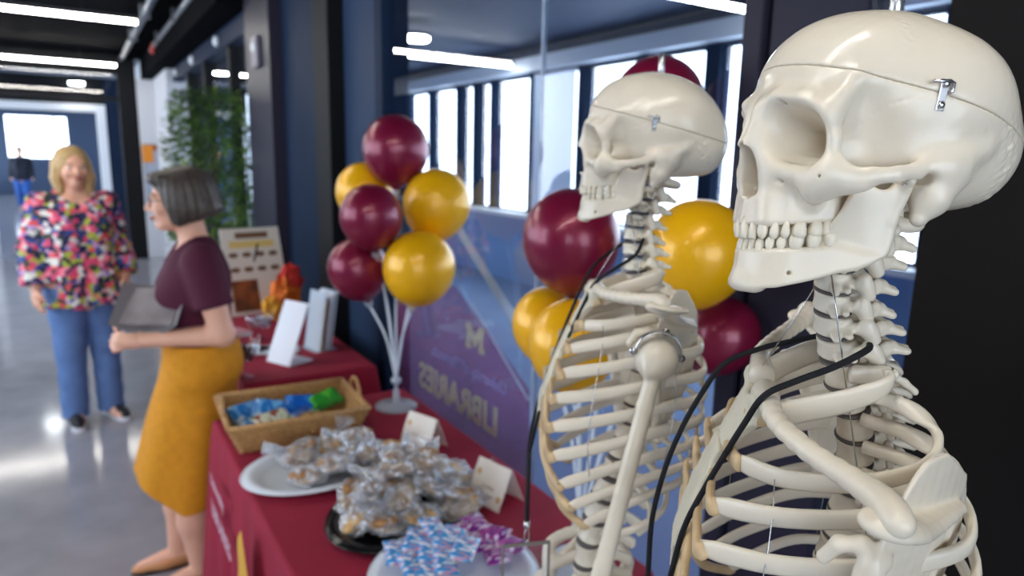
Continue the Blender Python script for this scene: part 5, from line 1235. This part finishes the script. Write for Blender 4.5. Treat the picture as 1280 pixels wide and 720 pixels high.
def jeans_f(P):
    A = [P[0], np.abs(P[1]), P[2]]
    d = tubef(A, [(0, 80, 830), (8, 92, 480), (-6, 98, 60)], [124, 80, 74], k=40); d = smin(d, ell(P, (0, 0, 830), (140, 180, 90)), 40)
    d = d+2.5*np.sin(P[2]*.05+np.arctan2(P[1]-98, P[0])*2); return smax(smax(d, 42-P[2], 5), P[2]-860, 6)
def hair1_f(P):
    c = (26, 0, 1545); A = [P[0]-c[0], np.abs(P[1]), P[2]-c[2]]
    d = ell(A, (-18, 0, 26), (104, 92, 100)); d = smin(d, tubef(A, [(-14, 74, 10), (-2, 84, -60), (4, 74, -138)], [30, 32, 24]), 24); d = smin(d, ell(A, (-50, 0, -60), (60, 80, 90)), 30)
    face = ell(A, (108, 0, -40), (88, 66, 112)); return smax(d, -face, 14)+2.5*np.sin(np.arctan2(A[1], A[0])*26+A[2]*.01)
floral = ramp_mat('floral_print', [(0, rgb(30, 32, 78)), (.22, rgb(216, 70, 110)), (.36, rgb(238, 130, 150)), (.46, rgb(58, 78, 150)), (.56, rgb(170, 180, 60)), (.66, rgb(226, 222, 214)), (.76, rgb(52, 66, 50)), (.86, rgb(228, 84, 90)), (.94, rgb(190, 160, 206))], 36, .7, 'VORONOI')
nt = floral.node_tree; vn = [n for n in nt.nodes if n.type == 'TEX_VORONOI'][0]; mpn = [n for n in nt.nodes if n.type == 'MAPPING'][0]
nz = nt.nodes.new('ShaderNodeTexNoise'); nz.inputs['Scale'].default_value = 14; ad = nt.nodes.new('ShaderNodeVectorMath'); ad.operation = 'MULTIPLY_ADD'; ad.inputs[1].default_value = (.05, .05, .05)
nt.links.new(mpn.outputs[0], nz.inputs['Vector']); nt.links.new(nz.outputs['Color'], ad.inputs[0]); nt.links.new(mpn.outputs[0], ad.inputs[2]); nt.links.new(ad.outputs[0], vn.inputs['Vector'])
denim = mat('blue_denim', rgb(92, 122, 172), .8, noise=.14, nscale=9)
denim2 = mat('bright_denim', rgb(46, 92, 168), .8)
blonde = mat('blonde_hair', rgb(190, 156, 106), .5, noise=.2, nscale=60); greyh = mat('grey_brown_hair', rgb(72, 63, 57), .45, noise=.3, nscale=50)
sneak = mat('black_sneaker', rgb(22, 22, 26), .6); solew = mat('white_sole', rgb(214, 216, 222), .5)
Z9 = .5
def part_n(name, fn, lo, hi, h_, m, parent, smooth_it=1):
    me = nets(fn, lo, hi, h_, name=name, smooth_it=smooth_it); me.materials.append(m); return link(name, me, None, parent)
p = empty('person', (-.03, 4.78, 0), math.radians(-76), 'woman in a bright floral blouse and blue jeans, blonde hair, hands low', 'person', None)
b = part_n('body', w1_body, (-190, -340, -4), (190, 330, 1670), 8, skin, p, 0)
part_n('blouse', w1_blouse, (-220, -380, 690), (260, 380, 1450), 9, floral, p); part_n('jeans', jeans_f, (-170, -220, 30), (180, 220, 880), 9, denim, p); part_n('hair', hair1_f, (-110, -130, 1380), (150, 130, 1680), 7, blonde, p)
for sd in (1, -1):
    part_n('shoe', lambda P: shoe_f(P, -10, sd*104, sd*.14), (-130, min(sd*40, sd*190), 8), (200, max(sd*40, sd*190), 110), 7, sneak, p); sole(-10, sd*104, sd*.14, 'shoe_sole', solew, p)
eyes(p, (26, 0, 1545))
# ---- woman in profile: maroon tee, mustard skirt, grey folder
C2 = (34, 0, 1478)
ARM2 = {1: [(-14, 160, 1272), (-66, 206, 1012), (168, 128, 1000)], -1: [(-14, -160, 1272), (-40, -206, 1020), (170, -90, 1040)]}
def lean(P): return [P[0]-125*(1-np.clip(P[2]/950, 0, 1)), P[1], P[2]]
def w2_torso(P, g=0):
    A = [P[0], np.abs(P[1]), P[2]]
    d = tubef(A, [(-6, 50, 850), (-2, 40, 950), (0, 34, 1030), (4, 46, 1130), (-6, 52, 1210), (-12, 40, 1280)], [112+g, 100+g, 92+g, 98+g, 92+g, 66+g], k=40, s=(1, .92, 1)); d = smin(d, ell(A, (-60, 50, 860), (80+g, 80+g, 90+g)), 40)
    return smin(d, ell(A, (68, 62, 1140), (56+g, 60+g, 58+g)), 36)
LEG2 = {1: [(-10, 80, 820), (10, 86, 450), (-60, 84, 90)], -1: [(-10, -80, 820), (20, -86, 450), (10, -84, 90)]}
def w2_body(P):
    P = lean(P); d = w2_torso(P); d = smin(d, tubef(P, [(-16, 0, 1270), (4, 0, 1370), (16, 0, 1430)], [56, 50, 52]), 26); d = smin(d, head_f(P, C2), 14)
    for sd in (1, -1):
        a = ARM2[sd]; d = smin(d, tubef(P, a, [52, 40, 26], k=18), 26); v = np.array(a[2])-np.array(a[1]); d = smin(d, hand_f(P, np.array(a[2])+v/np.linalg.norm(v)*4, v, (.2, sd*.8, .4), .75, sd), 9)
        l = LEG2[sd]; d = smin(d, tubef(P, [l[0], l[1], (np.array(l[1])+np.array(l[2]))/2, l[2]], [98, 58, 54, 36], k=30), 30); an = np.array(l[2])
        d = smin(d, tubef(P, [an+(-24, 0, -34), an+(50, 2*sd, -44), an+(130, 4*sd, -62)], [32, 28, 18]), 14)
    return d
def tee_f(P):
    P = lean(P); d = w2_torso(P, 12)
    for sd in (1, -1):
        a = np.array(ARM2[sd], float); e = a[0]+(a[1]-a[0])*.62; v = (a[1]-a[0])/np.linalg.norm(a[1]-a[0]); cut = sum((P[i]-e[i])*v[i] for i in range(3)); d = smin(d, smax(tubef(P, [a[0], e, e+(a[1]-a[0])*.1], [66, 62, 62], k=18), cut, 4), 24)
    d = d+3*np.sin(P[2]*.05+P[1]*.02)*np.clip((1120-P[2])/150, 0, 1)
    d = smax(d, 925-P[2], 5); return smax(d, -ell(P, (30, 0, 1340), (86, 76, 62)), 8)
def skirt_f(P):
    P = lean(P); A = [P[0], np.abs(P[1]), P[2]]; t = np.clip((960-P[2])/720, 0, 1)
    cx = -14+40*t; rx = 108+26*np.sin(np.clip(t*3.2, 0, 1.57))+62*t; ry = 132+40*np.sin(np.clip(t*3, 0, 1.57))+36*t
    ph = np.arctan2(P[1]/ry, (P[0]-cx)/rx); d = (np.sqrt(((P[0]-cx)/rx)**2+(P[1]/ry)**2)-1)*np.minimum(rx, ry)*.92+8*t*np.sin(ph*6+.5)
    d = smin(d, w2_torso(P, 17), 20)
    hem = 345+np.clip(P[0]-20, 0, 250)*.7
    return smax(smax(d, hem-P[2], 5), P[2]-965, 5)
def hair2_f(P):
    A = [P[0]-C2[0], np.abs(P[1]), P[2]-C2[2]]; d = ell(A, (-22, 0, 24), (110, 96, 100)); d = smin(d, ell(A, (-54, 0, -30), (92, 98, 70)), 30); d = smin(d, ell(A, (6, 66, -20), (44, 30, 76)), 20); d = smin(d, ell(A, (62, 0, 74), (44, 60, 26)), 24)
    d = smax(d, -ell(A, (112, 0, -46), (84, 80, 104)), 10); d = smax(d, (-92-.35*A[0]-A[2])*.94, 12); return d+2.5*np.sin(np.arctan2(A[1], A[0])*22+A[2]*.02)
maroont = mat('maroon_tee', rgb(74, 16, 42), .85, noise=.06, nscale=12); mustard = mat('mustard_wool', rgb(208, 138, 22), .85, noise=.08, nscale=30)
tan = mat('tan_leather', rgb(196, 138, 92), .45); 
p = empty('person', (.340, 2.74, 0), math.radians(176), 'woman in profile with grey bob, glasses, maroon tee and mustard skirt', 'person', None)
part_n('body', w2_body, (-200, -280, -4), (340, 280, 1590), 7, skin, p, 0); part_n('tee_shirt', tee_f, (-190, -290, 900), (200, 290, 1360), 8, maroont, p); part_n('skirt', skirt_f, (-260, -290, 230), (400, 290, 985), 8, mustard, p); part_n('hair', hair2_f, (-160, -120, 1350), (170, 120, 1610), 7, greyh, p)
for sd in (1, -1):
    a = LEG2[sd][2]; a = (a[0]+118, a[1], a[2])
    me = part_n('shoe', lambda P: smax(smax(tubef(P, [(a[0]-30, a[1], 34), (a[0]+50, a[1], 30), (a[0]+140, a[1]+4*sd, 22)], [38, 38, 26], k=14), P[2]-(52-.16*(P[0]-a[0])), 5), 8-P[2], 3), (a[0]-80, min(a[1]-50, a[1]+50), 2), (a[0]+190, a[1]+50, 80), 6, tan, p)
    MB().prism([((a[0]+q[0])*.001, (a[1]+q[1])*.001) for q in ((-68, -20), (-68, 20), (40, 30), (120, 32), (166, 6), (120, -26), (40, -30))], 0, .010).build('shoe_sole', mat('dark_sole', rgb(40, 32, 28), .6), p)
eyes(p, C2, iris=(80, 70, 50))
for sd in (1, -1):
    MB().tube([(.001*C2[0]+.098, sd*.032+.023*math.cos(a), .001*C2[2]-.005+.019*math.sin(a)) for a in np.linspace(0, 2*math.pi, 20)], .0018, 6, cap=False).build('glasses_rim', mat('glasses_frame', rgb(92, 34, 34), .3), p, smooth=True)
    MB().tube([(.001*C2[0]+.098, sd*.055, .001*C2[2]), (.001*C2[0]+.04, sd*.078, .001*C2[2]), (.001*C2[0]-.02, sd*.08, .001*C2[2]-.004)], .0017, 6).build('glasses_arm', mat('glasses_frame', rgb(92, 34, 34), .3), p, smooth=True)
MB().lathe([(.022, 0), (.022, .0006)], 14).build('shirt_emblem', goldp, p, mw=Matrix.Translation((-.093, .06, 1.17)) @ Matrix.Rotation(-math.pi/2, 4, 'Y'))
# grey folder she holds
f_ = empty('folder', (.165, 2.62, 1.02), math.radians(150), 'grey folder held open at the waist by the woman in maroon', 'folder')
v = []; f = []
for i in range(13):
    for j in range(7):
        u = i/12*2-1; q = j/6; v.append((.115*u, .06*u*u+.02*q, .20*q-.03*u*u*q)); 
n = len(v); v += [(a, b-.004, c) for a, b, c in v]
for i in range(12):
    for j in range(6): a = i*7+j; f.append((a, a+1, a+8, a+7)); f.append((n+a, n+a+7, n+a+8, n+a+1))
R_ = Matrix.Rotation(math.radians(50), 4, 'X')
o = link('cover', pydata('cover', v, f), mat('grey_card', rgb(128, 122, 124), .6), f_, mw=R_)
MB().box(-.09, .09, .035, .047, .01, .17).build('inside_pages', ramp_mat('brochure_print', [(.3, rgb(104, 92, 92)), (.55, rgb(146, 138, 140)), (.75, rgb(176, 150, 120))], 5, .6), f_, mw=R_)
# ---- distant walkers
def walker(loc, rz, top, legs, hairc, label, s=1):
    p = empty('person', loc, rz, label, 'person', None); p.scale = (s, s, s)
    def bod(P):
        A = [P[0], np.abs(P[1]), P[2]]; d = w1_torso(P); d = smin(d, tubef(P, [(-8, 0, 1330), (4, 0, 1430), (14, 0, 1500)], [60, 56, 56]), 30); d = smin(d, head_f(P, (20, 0, 1570)), 14)
        d = smin(d, tubef(A, [(-10, 176, 1340), (-10, 230, 1090), (60, 236, 880), (90, 230, 800)], [58, 44, 30, 26]), 30)
        d = smin(d, tubef(P, [(0, 80, 800), (90, 86, 460), (70, 90, 60), (190, 90, 34)], [110, 66, 44, 30], k=30), 30); return smin(d, tubef(P, [(0, -80, 800), (-20, -86, 460), (-130, -90, 90), (-20, -90, 34)], [110, 66, 44, 30], k=30), 30)
    def jac(P):
        A = [P[0], np.abs(P[1]), P[2]]; d = w1_torso(P, 22); d = smin(d, tubef(A, [(-10, 176, 1340), (-10, 230, 1090), (60, 236, 890)], [76, 62, 52]), 30); return smax(d, 780-P[2], 6)
    def tro(P):
        d = tubef(P, [(0, 80, 820), (90, 86, 460), (66, 90, 70)], [126, 84, 66], k=30); d = smin(d, tubef(P, [(0, -80, 820), (-20, -86, 460), (-124, -90, 100)], [126, 84, 66], k=30), 30); return smax(smax(d, P[2]-850, 5), 60-P[2], 4)
    part_n('body', bod, (-190, -310, -4), (240, 310, 1700), 14, skin, p); part_n('jacket', jac, (-220, -330, 740), (230, 330, 1440), 14, top, p); part_n('trousers', tro, (-240, -230, 40), (240, 230, 880), 14, legs, p)
    part_n('hair', lambda P: smax(ell(P, (4, 0, 1600), (104, 88, 96)), -ell(P, (110, 0, 1560), (80, 70, 90)), 10), (-120, -110, 1480), (140, 110, 1720), 10, hairc, p)
walker((-1.27, 22.7, 0), math.radians(-90), mat('navy_jacket', rgb(30, 36, 52), .8), denim2, mat('dark_hair', rgb(40, 34, 30), .6), 'distant walker in a dark jacket and blue jeans down the hall')
